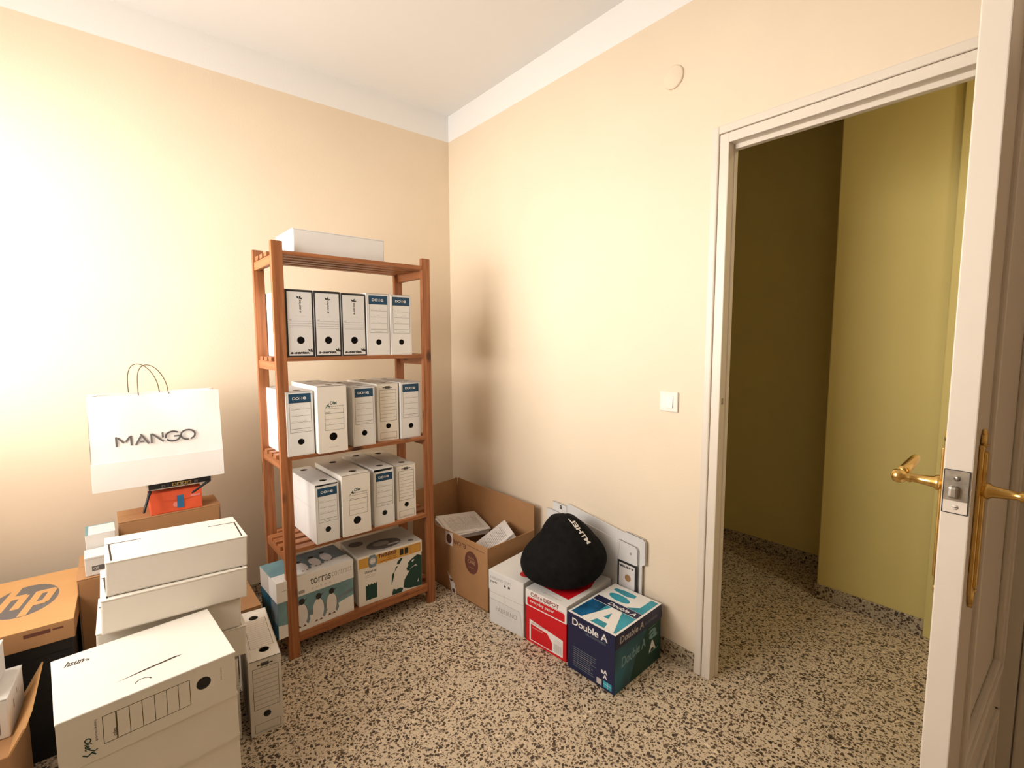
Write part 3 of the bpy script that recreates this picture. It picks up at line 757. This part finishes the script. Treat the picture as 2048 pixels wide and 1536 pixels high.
# small boxes in the gap left of the stack
plain_carton('cardboard_box', 'narrow brown carton squeezed between the emblem carton and the white stack', -1.862, -.505, 0, .0, .098, .25, .500, 'brown')
t = thing('small_box', 'small white box with a dark printed strip on the narrow brown carton', 'box', (-1.838, -.495, .501), .02)
mb = MB(); mb.box(0, 0, 0, .075, .09, .066, M['white'], .002); f = front(mb, .075, .09, .066); f.rect(.018, .016, .07, .034, M['dgrey']); f.text('Q5', .022, .019, M['pwhite'], height=.010)
f = top(mb, .075, .09, .066); f.text('type', .022, .018, M['mgrey'], height=.008); mb.build('body', t)
mb = MB(); mb.box(-.0005, -.001, .060, .0755, .088, .0675, M['white'], .001); mb.build('lid', t)
t = thing('small_box', 'white box with a blue rim behind the small printed box', 'box', (-1.836, -.395, .501), .02)
mb = MB(); mb.box(0, 0, 0, .085, .12, .116, M['white'], .002); f = top(mb, .085, .12, .116); f.rect(0, .0, .085, .12, M['sea']); f.rect(.009, .0, .085, .109, M['white']); f.text('abc', .02, .08, M['mgrey'], height=.008); mb.build('body', t)
# laptop carton with round emblem
t = thing('cardboard_box', 'flat kraft carton with a round two-letter emblem at the left edge', 'cardboard box', (-2.33, -.672, .387), -.02)
w, d, h = .465, .455, .062
mb = MB(); mb.box(0, 0, 0, w, d, h - .003, M['brown'], .002)
f = front(mb, w, d, h); f.rect(w - .115, .036, w - .055, .048, M['brownink']); f.rect(w - .05, .040, w - .025, .046, M['brownink'], False); mb.build('body', t)
mb = MB(); mb.box(0, 0, h - .003, w, d, h, M['lbrown'], .001)
f = top(mb, w, d, h); cu, cv = .328, .240
f.disc(cu, cv, .085, M['dgrey'], .128)
k = M['lbrown']; sl = .16      # slanted h and p running off the disc
def bar(u, v0, v1, wd): f.poly([(cu + u + sl * v0, cv + v0), (cu + u + wd + sl * v0, cv + v0), (cu + u + wd + sl * v1, cv + v1), (cu + u + sl * v1, cv + v1)], k)
bar(-.062, -.056, .122, .022); bar(-.041, .028, .058, .032); bar(-.022, -.056, .046, .022)
bar(.013, -.124, .058, .022); bar(.034, .030, .058, .030); bar(.034, -.060, -.032, .030); bar(.050, -.050, .048, .021)
mb.build('lid', t)
# black box under it
t = thing('storage_box', 'black box under the flat carton with the round emblem', 'box', (-2.34, -.655, 0), .0)
mb = MB(); mb.box(0, 0, 0, .468, .42, .345, M['blackbox'], .004); mb.build('body', t)
mb = MB(); mb.box(-.001, -.002, .340, .469, .421, .385, M['blackbox'], .004); mb.build('lid', t)
# open brown carton with a folded-out flap, white boxes on it
t = thing('cardboard_box', 'brown carton with folded-out side flap at the lower left corner', 'cardboard box', (-2.42, -.972, 0), -.01)
w, d, h = .432, .300, .258
mb = MB(); mb.box(0, 0, 0, w, d, h, M['brown'], .003); mb.build('body', t)
mb = MB(); mb.prism([(.0, 0), (.0, .068), (.045, .088), (.30, .088), (.30, 0)], (w - .003, .0, h), (0, 1, 0), (.48, 0, .88), (.88, 0, -.48), .004, M['lbrown']); mb.build('flap', t)
t = thing('archive_box', 'white box with a grey label on the brown carton at the left edge', 'box', (-2.244, -.8735, .2585), -.0737)
w, d, h = .25, .165, .112
mb = MB(); mb.box(0, 0, 0, w, d, h - .004, M['white'], .003); f = front(mb, w, d, h); f.rect(w - .08, .014, w - .018, .075, M['lgrey']); f.frame(w - .08, .014, w - .018, .075, M['dgrey'], .0012)
f = right(mb, w, d, h); f.rect(.05, .05, .06, .075, M['mgrey'], False); f.rect(.09, .07, .096, .085, M['mgrey']); mb.build('body', t)
mb = MB(); mb.box(-.001, -.001, h - .004, w + .001, d + .001, h, M['white'], .002); mb.build('lid', t)
t = thing('archive_box', 'white box on the labelled white box in front of the emblem carton', 'box', (-2.25, -.868, .371), -.0737)
mb = MB(); mb.box(0, 0, 0, .225, .152, .092, M['white'], .003); f = right(mb, .225, .152, .092); f.rect(.03, .02, .09, .07, M['lgrey']); mb.build('body', t)
mb = MB(); mb.box(-.001, -.001, .089, .226, .153, .0945, M['cream'], .001); mb.build('lid', t)

# ------------------------------------------------------------------ paper cartons on the lowest shelf
def two_part(name, label, x, y, z, yaw, w, d, h, lidh, mbody, mlid, draw_b, draw_l, group=None):
    t = thing(name, label, 'paper carton', (x, y, z), yaw, group)
    mb = MB(); mb.box(.002, .002, 0, w - .002, d - .002, h - .003, mbody, .002); draw_b(mb); mb.build('body', t)
    mb = MB()
    mb.box(0, 0, h - .003, w, d, h, mlid, .0015)
    for x0, y0, x1, y1 in ((0, 0, w, .003), (0, d - .003, w, d), (0, 0, .003, d), (w - .003, 0, w, d)): mb.box(x0, y0, h - lidh, x1, y1, h - .0005, mlid, .001)
    draw_l(mb); mb.build('lid', t)
    return t
# penguins
w, d, h, lh = .3255, .215, .241, .085
def penguin(f, u, v, s_, up=1):
    f.poly([(u - .020 * s_, v + .055 * s_), (u + .004 * s_, v + .094 * s_), (u + .022 * s_, v + .070 * s_), (u + .030 * s_, v + .020 * s_), (u + .022 * s_, v + .004 * s_)], M['slate'])
    f.disc(u, v + .045 * s_, .021 * s_, M['paper'], .043 * s_)
    f.disc(u + .002 * s_, v + .096 * s_, .0105 * s_, M['ink'], .012 * s_); f.poly([(u + .008 * s_, v + .100 * s_), (u + .024 * s_, v + .104 * s_), (u + .008 * s_, v + .094 * s_)], M['ink'])
    f.poly([(u - .016 * s_, v), (u - .009 * s_, v + .008 * s_), (u - .003 * s_, v)], M['brownink'], False); f.poly([(u + .002 * s_, v), (u + .009 * s_, v + .008 * s_), (u + .016 * s_, v)], M['brownink'])
def pb(mb):
    f = front(mb, w, d, h, .002)
    f.rect(.002, .002, w - .002, h - lh + .002, M['sea']); 
    f.poly([(.04, .055), (.13, .06), (.22, .065), (w - .002, .095), (w - .002, .11), (.2, .085), (.1, .075)], M['slate'])
    f.poly([(.002, .002), (w - .002, .002), (w - .002, .078), (.27, .068), (.20, .048), (.10, .060), (.05, .052), (.002, .06)], M['pwhite'])
    for u, v, s_ in ((.095, .018, 1.15), (.165, .020, 1.12), (.222, .026, 1.08)): penguin(f, u, v, s_)
    f = Face(mb, (.002, d, 0), (0, -1, 0), (0, 0, 1)); f.rect(.0, .0, d, h - lh, M['dteal']); f.rect(d * .6, .06, d, h - lh, M['slate'])
def plid(mb):
    f = front(mb, w, d, h)
    f.rect(.0, h - lh, w, h, M['pwhite'])
    f.text('torras', .135, h - .052, M['dgrey'], width=.088, height=.030, bold=.01); f.text('contrast', .226, h - .048, M['lgrey'], width=.092, height=.024)
    f.text('E X T R A', .140, h - .074, M['lgrey'], width=.085, height=.009); f.rect(.085, h - .076, .110, h - .062, M['mgrey']); f.line(.02, h - .04, .045, h - .038, M['mgrey'], .002)
    f = top(mb, w, d, h); f.rect(0, .07, w, d, M['slate']); f.rect(0, .07, .10, d, M['sea'])
    for u, v in ((.13, .035), (.19, .045), (.245, .06)): penguin(f, u, v, 1.05)
    f = left(mb, w, d, h); f.rect(0, h - lh, d, h, M['lgrey']); f.rect(d * .55, h - lh, d, h, M['white'])
two_part('paper_carton', 'penguin-printed paper carton on the lowest shelf', -1.268, -.655, z5, .06, w, d, h, lh, M['white'], M['white'], pb, plid)
# globe carton
w2, d2, h2, lh2 = .3255, .22, .236, .060
def gb(mb):
    w, d, h = w2, d2, h2; f = front(mb, w, d, h, .002)
    f.rect(.002, .002, w - .002, h - lh2, M['cream'])
    G = M['green']
    f.poly([(.035, .022), (.090, .022), (.090, .098), (.083, .090), (.077, .098), (.070, .090), (.063, .098), (.056, .090), (.049, .097), (.042, .089), (.035, .095)], G)
    for k in range(4): f.line(.045, .06 - .009 * k, .08, .06 - .009 * k, M['dteal'], .0012)
    f.text('Universal', .033, .150, M['dgrey'], width=.055, height=.013, bold=.02)
    f.line(.033, .138, .085, .139, M['lgrey'], .002); f.line(.033, .130, .078, .131, M['lgrey'], .002)
    cx, cy, r = .272, .060, .108
    f.poly([(cx + r * math.cos(a), max(.003, cy + r * math.sin(a))) for a in [2.75 - .055 * i for i in range(9)]] + [(.186, .138), (.180, .120)], G)
    f.poly([(.165, .105), (.170, .110), (.178, .118), (.176, .095), (.168, .070), (.162, .055), (.164, .085)], G)
    f.poly([(.165, .004), (.215, .004), (.222, .020), (.205, .028), (.185, .026), (.172, .034), (.166, .020)], G)
    f.poly([(.190, .150), (.196, .162), (.214, .176), (.222, .170), (.212, .158), (.202, .146)], G)
    f.poly([(.222, .022), (.250, .010), (w - .003, .004), (w - .003, .158), (.300, .168), (.282, .160), (.262, .150), (.248, .138), (.252, .128), (.240, .112), (.246, .100), (.258, .098), (.245, .082), (.230, .062), (.226, .042)], G)
    f.poly([(.255, .104), (.285, .116), (.300, .112), (.290, .120), (.270, .112)], M['cream'], False); f.poly([(.268, .140), (.276, .150), (.284, .146), (.274, .138)], M['cream'], False); f.poly([(.298, .030), (.306, .048), (.303, .028)], M['cream'])
def gl(mb):
    w, d, h = w2, d2, h2; f = front(mb, w, d, h)
    f.rect(0, h - lh2, w, h, M['cream']); f.rect(.004, h - .056, w - .006, h - .010, M['yellow'])
    f.poly([(.055, h - .062), (.085, h - .062), (.092, h - .045), (.092, h - .020), (.083, h - .004), (.058, h - .004), (.050, h - .020), (.050, h - .045)], M['slate']); f.disc(.071, h - .033, .016, M['lgrey']); f.text('50', .071, h - .040, M['pwhite'], height=.014, width=.02, align='c', bold=.03)
    f.text('TWIN3555', .100, h - .030, M['brownink'], width=.088, height=.019, bold=.04, shear=.1); f.text('recycled', .140, h - .042, M['brownink'], width=.046, height=.008)
    f.line(.105, h - .048, .19, h - .047, M['dred'], .002)
    for u in (.207, .232): f.rect(u, h - .046, u + .019, h - .016, M['ink'], False)
    f.frame(.262, h - .05, w - .012, h - .014, M['dred'], .0008)
    f = top(mb, w, d, h); f.rect(.0, .0, w, d, M['lgrey']); f.disc(.16, .075, .085, M['dgrey'], .055); f.disc(.15, .085, .04, M['mgrey'], .025); f.rect(.17, .045, .23, .06, M['lgrey']); f.disc(.05, .15, .035, M['dgrey'], .03); f.disc(.28, .03, .015, M['dgrey'], .012)
two_part('paper_carton', 'globe-printed paper carton with a yellow band on the lowest shelf', -.9215, -.632, z5, -.012, w2, d2, h2, lh2, M['cream'], M['cream'], gb, gl)

# ------------------------------------------------------------------ row along the right wall
# big open carton
def open_carton():
    yaw = -1.492; c, s_ = math.cos(yaw), math.sin(yaw); w, d, h = .655, .330, .324; back = .197
    t = thing('cardboard_box', 'large open brown carton with raised flaps holding papers in the corner', 'cardboard box', (-.4228 - c * back, -.4448 - s_ * back, 0), yaw)
    e = .005; mb = MB(); k = M['brown']
    mb.box(0, 0, 0, w, e, h, k, .001); mb.box(0, d - e, 0, w, d, h, k, .001); mb.box(0, 0, 0, e, d, h, k, .001); mb.box(w - e, 0, 0, w, d, h, k, .001); mb.box(0, 0, 0, w, d, .008, k, .001)
    f = front(mb, w, d, h)
    u = w - .125; f.disc(u, h - .112, .052, M['brownink'], .058); f.text('CAFE', u, h - .118, M['brown'], width=.058, height=.018, align='c', rot=0, bold=.02); f.text('BRASIL', u, h - .095, M['brown'], width=.052, height=.013, align='c'); f.text('tostado', u, h - .140, M['brown'], width=.042, height=.008, align='c')
    f.text('EL CAFE', .487, .292, M['brownink'], width=.105, height=.022, rot=PI, bold=.02)
    f.line(w - .16, h - .028, w - .025, h - .030, M['brownink'], .0025)
    f.rect(.318, .250, .378, .320, M['paper']); f.disc(.348, .283, .023, M['brownink'], .026)
    f.poly([(.365, .002), (.405, .002), (.392, .05), (.350, .085), (.330, .100), (.352, .05)], M['paper']); f.disc(.362, .068, .013, M['brownink'], a0=PI, a1=2 * PI); f.disc(.383, .012, .014, M['brownink'], .011)
    mb.build('body', t)
    mb = MB(); mb.prism([(0, 0), (w, 0), (w - .003, .132), (.006, .150)], (0, d - e, h), (1, 0, 0), (0, .02, 1), (0, 1, 0), .005, k); mb.build('flap', t)
    mb = MB(); mb.prism([(0, 0), (d, 0), (d - .004, .150), (.004, .135)], (e, 0, h), (0, 1, 0), (-.02, 0, 1), (-1, 0, 0), .005, k); mb.build('flap', t)
    return t
oc = open_carton()
def papers(label, A, B, D, n, pw=.21, pl=.297):
    A, B, D = Vector(A), Vector(B), Vector(D)
    e1 = (B - A).normalized(); e2 = D - A; e2 = (e2 - e1 * e2.dot(e1)).normalized(); nn = e1.cross(e2)
    if nn.z < 0: A = A + e1 * pw; e1 = -e1; nn = -nn
    t = thing('paper_stack', label, 'papers', A); t.rotation_euler = Matrix((e1, e2, nn)).transposed().to_euler()
    t['group'] = 'papers in the open carton'
    mb = MB(); mb.box(0, 0, -.030, pw, pl, -.0035, M['paper'], .0005); mb.build('bundle', t)
    for i in range(n):
        mb = MB(); a = random.uniform(-.05, .05); X = Matrix.Translation((random.uniform(-.006, .006), random.uniform(-.010, .002), 0)) @ Matrix.Rotation(a, 4, 'Z')
        mb.box(0, 0, -.003 + .0012 * i, pw, pl, -.0022 + .0012 * i, M['paper'], 0, X)
        if i == n - 1:
            f = Face(mb, X @ Vector((0, 0, -.0020 + .0012 * i)), X.to_3x3() @ Vector((1, 0, 0)), X.to_3x3() @ Vector((0, 1, 0)))
            v = pl - .027
            while v > .03:
                f.scribble(.02, v, random.uniform(.10, pw - .04), .0022, M['dgrey'], .0014); f.line(.02, v,   .02 + random.uniform(.06, pw - .04), v, M['mgrey'], .0020); v -= .0085
        mb.build('sheet', t)
papers('printed papers in the open carton, bundle further from the camera', (-.118, -.403, .305), (-.133, -.595, .258), (-.366, -.533, .292), 5, .185, .255)
papers('printed papers in the open carton, bundle nearer the camera', (-.116, -.688, .335), (-.19, -.862, .335), (-.264, -.630, .225), 4, .185, .25)
t = thing('paper_stack', 'flat pile of papers filling the bottom of the open carton', 'papers', (-.368, -.850, .009), .0785)
mb = MB(); mb.box(0, 0, 0, .25, .53, .125, M['paper'], .001); mb.build('bundle', t)

# paper cartons on the floor
def simple_carton(label, x, y, yaw, w, d, h, lidh, mb_, ml_, db, dl): return two_part('paper_carton', label, x, y, 0, yaw, w, d, h, lidh, mb_, ml_, db, dl)
wA, dA, hA = .211, .310, .254
def fb(mb):
    f = front(mb, wA, dA, hA, .002); f.line(.0, .15, wA, .150, M['lgrey'], .002); f.line(.10, .12, .10, .172, M['mgrey'], .0014)
    f.poly([(.004, .004), (wA - .006, .004), (wA - .02, .112), (.004, .118)], M['grey']); f.stroke([(.004, .118), (wA - .022, .112), (wA - .006, .004)], M['mgrey'], .0014)
    f.text('FABRIANO', .045, .066, M['mgrey'], width=.125, height=.022); f.line(.05, .055, .16, .054, M['lgrey'], .0012)
def fl(mb):
    f = front(mb, wA, dA, hA); f.text('FABRIANO COPY', .012, hA - .038, M['mgrey'], width=.125, height=.014); f.text('paper', .012, hA - .058, M['dgrey'], width=.045, height=.012, bold=.02)
    f.text('M', .095, hA - .056, M['ink'], height=.012, bold=.04); f.text('M', .120, hA - .056, M['ink'], height=.012, bold=.04)
    f = top(mb, wA, dA, hA); f.text('3', .118, .120, M['dred'], height=.046, width=.040, bold=.05)
    f.disc(.165, .078, .030, M['red']); f.text('A4', .165, .072, M['pwhite'], height=.012, align='c')
    f.text('copy', .135, .178, M['dred'], width=.05, height=.016, bold=.04)
    for k in range(7): f.rect(.09, .200 + .012 * k, .205, .206 + .012 * k, M['dred'], False)
    f = Face(mb, (wA, 0, 0), (0, 1, 0), (0, 0, 1)); f.line(.014, hA - .085, .014, hA - .02, M['core'], .002)
simple_carton('white paper carton with a red 3 beside the open brown carton', -.4225, -.9549, -1.40, wA, dA, hA, .092, M['white'], M['white'], fb, fl)
wB, dB, hB = .2270, .330, .240
def ob_(mb):
    f = front(mb, wB, dB, hB, .002); f.rect(.002, .0, wB - .002, hB - .072, M['red'])
    f.poly([(.022, .010), (wB - .020, .010), (wB - .020, .085), (.022, .105)], M['pwhite']); f.poly([(.030, .014), (.150, .014), (.150, .05), (.122, .080), (.030, .086)], M['red'])
    f.text('Office DEPOT', .032, .090, M['dred'], width=.085, height=.007); f.text('everyday paper', .04, .070, M['pwhite'], width=.06, height=.006)
    for k in range(9): f.rect(.160 + .005 * k, .018, .1625 + .005 * k, .055, M['lgrey'], False)
    for k in range(3): f.line(.16, .062 + .005 * k, .2, .062 + .005 * k, M['lgrey'], .001)
def ol_(mb):
    f = front(mb, wB, dB, hB); f.rect(0, hB - .075, wB, hB, M['pwhite'])
    f.poly([(.012, hB - .070), (wB - .012, hB - .070), (wB - .010, hB - .062), (wB - .010, hB - .040), (wB - .014, hB - .034), (.014, hB - .034), (.010, hB - .040), (.010, hB - .062)], M['red'])
    f.text('Office', .030, hB - .026, M['dred'], width=.066, height=.019, bold=.01); f.text('DEPOT', .104, hB - .025, M['dred'], width=.082, height=.017, bold=.02); f.line(.018, hB - .031, wB - .02, hB - .031, M['dred'], .0014)
    f.text('everyday paper', .026, hB - .058, M['pwhite'], width=.135, height=.017, bold=.015)
    f = top(mb, wB, dB, hB); f.rect(.0, .0, wB, dB, M['white'])
    f.poly([(.050, .060), (wB - .030, .050), (wB - .020, .20), (wB - .055, .30), (.06, .30), (.04, .20)], M['red']); f.scribble(.07, .02, .11, .008, M['lgrey'], .004)
simple_carton('red and white paper carton between the white and the navy cartons', -.3841, -1.1735, -1.4642, wB, dB, hB, .072, M['red'], M['white'], ob_, ol_)
wC, dC, hC = .2324, .326, .2364
def db(mb):
    f = front(mb, wC, dC, hC, .002)
    for k in range(10): f.line(.03, .100 - .0085 * k, .03 + (.085 + .03 * random.random()), .100 - .0085 * k, M['mgrey' if k in (3, 7) else 'slate'], .002)
    f.text('aA', .168, .062, M['pwhite'], width=.03, height=.018, bold=.03); f.text('A', .178, .044, M['pwhite'], height=.018, bold=.03)
    f.rect(.148, .010, .172, .034, M['lgrey']); f.rect(.180, .010, .218, .036, M['teal']); f.line(.18, .024, .218, .024, M['pwhite'], .001); f.line(.2, .010, .2, .036, M['pwhite'], .001)
    f = Face(mb, (wC - .002, 0, 0), (0, 1, 0), (0, 0, 1))
    f.rect(.002, .002, dC - .004, hC - .060, M['dteal']); f.poly([(.10, .0025), (dC - .004, .0025), (dC - .004, hC - .06), (.22, hC - .06), (.14, .09)], M['green'])
    f.text('Double A', .045, .090, M['sea'], width=.165, height=.040, bold=.02, shear=.2, rot=.08)
    f.text('a', .235, .115, M['sea'], width=.06, height=.042, bold=.03); f.text('A', .235, .065, M['paper'], width=.05, height=.042, bold=.04); f.rect(.232, .06, .30, .063, M['sea'])
    f.line(.23, .165, .28, .168, M['sea'], .002)
def dl(mb):
    f = front(mb, wC, dC, hC)
    f.text('Double A', .026, hC - .044, M['pwhite'], width=.172, height=.029, bold=.018); f.text('BUSINESS', .095, hC - .058, M['slate'], width=.095, height=.009)
    f = Face(mb, (wC, 0, 0), (0, 1, 0), (0, 0, 1)); f.text('Double A', .030, hC - .044, M['lgrey'], width=.160, height=.028, bold=.015, shear=.12); f.text('BUSINESS', .20, hC - .04, M['slate'], width=.09, height=.010)
    f = top(mb, wC, dC, hC); f.rect(0.001, .001, wC - .001, dC - .001, M['pwhite'])
    # lower half: big white A on blue/teal
    f.rect(.010, .012, wC - .010, .150, M['teal']); f.rect(.010, .012, .085, .150, M['bteal'])
    f.poly([(.062, .012), (.108, .150), (.158, .150), (wC - .018, .012)], M['pwhite'])
    f.poly([(.124, .072), (.134, .118), (.148, .072)], M['teal']); f.poly([(.106, .012), (.114, .044), (.164, .044), (.172, .012)], M['teal'])
    # band
    f.rect(.010, .152, wC - .010, .192, M['navy']); f.text('Double A', .080, .160, M['pwhite'], width=.128, height=.022, bold=.016, shear=.2)
    f.rect(.010, .194, wC - .010, dC - .012, M['teal']); f.poly([(.010, .194), (.150, .194), (.190, .23), (.190, dC - .012), (.010, dC - .012)], M['pwhite'])
    f.disc(.088, .232, .052, M['teal'], .024, rot=-.1); f.poly([(.030, .272), (.10, .262), (.135, .275), (.130, .298), (.075, .300), (.030, .292)], M['teal'])
simple_carton('navy and teal paper carton nearest the doorway', -.3711, -1.4135, -1.5227, wC, dC, hC, .058, M['navy'], M['navy'], db, dl)

# flattened archive boxes leaning on the wall
def flat_box(x, off, ymax, zt, label, draw):
    t = thing('flattened_archive_box', label, 'flattened box', (x, 0, 0), 0, 'flattened archive boxes on the wall')
    # outline in (-y, z)
    y0 = ymax; P_ = [(y0, .012), (y0, zt), (y0 + .098, zt - .004), (y0 + .101, zt + .012), (y0 + .455, zt - .030), (y0 + .46, zt - .020), (y0 + .55, zt - .028), (y0 + .562, zt - .040), (y0 + .562, .35 + off), (y0 + .545, .34 + off), (y0 + .545, .012)]
    mb = MB(); mb.prism(P_, (0, 0, 0), (0, -1, 0), (0, 0, 1), (-1, 0, 0), .006, M['grey'])
    f = Face(mb, (-.006, 0, 0), (0, -1, 0), (0, 0, 1))
    f.stroke([(y0 + .46, zt - .021), (y0 + .55, zt - .029), (y0 + .561, zt - .041), (y0 + .561, .35 + off)], M['dgrey'], .003); f.stroke([(y0, zt), (y0 + .098, zt - .004), (y0 + .100, zt - .05)], M['dgrey'], .002)
    draw(f, y0, zt); mb.build('sheet', t)
def dr(f, y0, zt):
    f.line(y0 + .465, zt - .03, y0 + .455, zt - .12, M['mgrey'], .0015); f.disc(y0 + .525, zt - .068, .006, M['mgrey'])
    f.rect(y0 + .455, .02, y0 + .562, .345, M['ink']); f.rect(y0 + .464, .02, y0 + .548, .335, M['paper'])
    f.text('a-series', y0 + .542, .327, M['ink'], width=.072, height=.014, rot=PI, bold=.03, shear=.2); leaf_mark(f, y0 + .472, .318, .012, M['ink']); f.disc(y0 + .512, .275, .016, M['brown'])
    f.text('a-series', y0 + .06, zt - .035, M['ink'], width=.06, height=.012, rot=-PI / 2, bold=.03)
def dr2(f, y0, zt): f.text('a', y0 + .05, zt - .03, M['ink'], height=.02, bold=.03)
flat_box(-.012, .012, .972, .500, 'flattened pale grey archive box sheet against the wall behind the other', dr2)
flat_box(-.021, 0, .940, .458, 'flattened archive box sheet with a black-edged label behind the cartons', dr)

# black cloth helmet bag
def helmet_bag():
    t = thing('cloth_bag', 'black cloth drawstring bag with white lettering on the paper cartons', 'bag', (-.210, -1.230, .2555))
    r = Vector((.7675, -.6411, 0)).normalized(); n = Vector((-.6411, -.7675, 0)).normalized()   # sideways / towards the room
    lv = [(0.0, -.10, .10, .10), (.006, -.150, .135, .135), (.03, -.188, .176, .150), (.075, -.196, .200, .155), (.12, -.178, .196, .152), (.165, -.132, .172, .142), (.20, -.100, .140, .13), (.235, -.090, .108, .105), (.262, -.074, .078, .078), (.28, -.052, .052, .050), (.288, -.018, .022, .022)]
    seg = 56; vs = []; fs = []
    for k, (z, a, b, dd) in enumerate(lv):
        cx = (a + b) / 2; hw = (b - a) / 2
        for i in range(seg):
            th = 2 * PI * i / seg
            q = math.sin(th * 5 + k * .7) * .5 + math.sin(th * 9 - k * 1.1) * .3 + math.sin(th * 14 + k * .4) * .2
            fold = 1 + .018 * q * (1 if 0 < k < len(lv) - 1 else .3) + (.05 * math.sin(th * 7 + .4) if k >= len(lv) - 3 else 0)
            p = r * (cx + hw * fold * math.cos(th)) + n * (dd * fold * math.sin(th)); 
            # dent in the upper left front
            dent = math.exp(-((th - 2.1) / .35) ** 2) * math.exp(-((z - .17) / .05) ** 2) * .03
            p -= (p.normalized() if p.length else p) * dent
            vs.append((p.x, p.y, z + .004 * q * (k > 1) * (k < len(lv) - 1)))
        if k:
            for i in range(seg):
                j = (i + 1) % seg; fs.append(((k - 1) * seg + i, (k - 1) * seg + j, k * seg + j, k * seg + i))
    fs.append(tuple(reversed(range(seg)))); fs.append(tuple(range(len(vs) - seg, len(vs))))
    mb = MB(); mb.add(vs, fs, M['cloth'], True); ob = mb.build('body', t)
    sd = ob.modifiers.new('Subdivision', 'SUBSURF'); sd.levels = 1; sd.render_levels = 2
    # lettering running down the front from the top
    mb = MB()
    def surf(zz, th):
        for k in range(len(lv) - 1):
            if lv[k][0] <= zz <= lv[k + 1][0]:
                f_ = (zz - lv[k][0]) / (lv[k + 1][0] - lv[k][0]); a, b, dd = [lv[k][q] + (lv[k + 1][q] - lv[k][q]) * f_ for q in (1, 2, 3)]
                break
        else: a, b, dd = lv[-2][1:]
        cx = (a + b) / 2; hw = (b - a) / 2
        p = r * (cx + hw * 1.03 * math.cos(th)) + n * (dd * 1.035 * math.sin(th)); return Vector((p.x, p.y, zz + .002))
    vs_, fs_, x0, x1, y0, y1 = text_mesh('MTHEL', .03, 0)
    out = []
    for x, y in vs_:
        a = (x - x0) / (x1 - x0); b = (y - y0) / (y1 - y0)
        zz = .198 + .085 * a; thc = .86 + .06 * a; wv = .028 / max(.05, .15 - .09 * a)
        out.append(surf(zz, thc - (.5 - b) * wv * -1.0))
    mb.add(out, fs_, M['pwhite']); mb.build('lettering', t)
helmet_bag()

# ------------------------------------------------------------------ made-up hallway lamp, added out of sight to brighten the hall
t = thing('ceiling_lamp', 'unseen ceiling lamp added to fill the hallway with light', 'lamp', (.55, -3.3, HC - .10))
mb = MB(); mb.tube([(0, 0, .10), (0, 0, .085)], .12, M['wplastic'], 32); mb.build('base', t)
li = bpy.data.lights.new('hall_bulb', 'POINT'); li.energy = HALL_FILL_POWER; li.color = (1.0, .86, .62); li.shadow_soft_size = .07
lo = bpy.data.objects.new('hall_bulb', li); col.objects.link(lo); lo.parent = t; lo.location = (0, 0, 0)
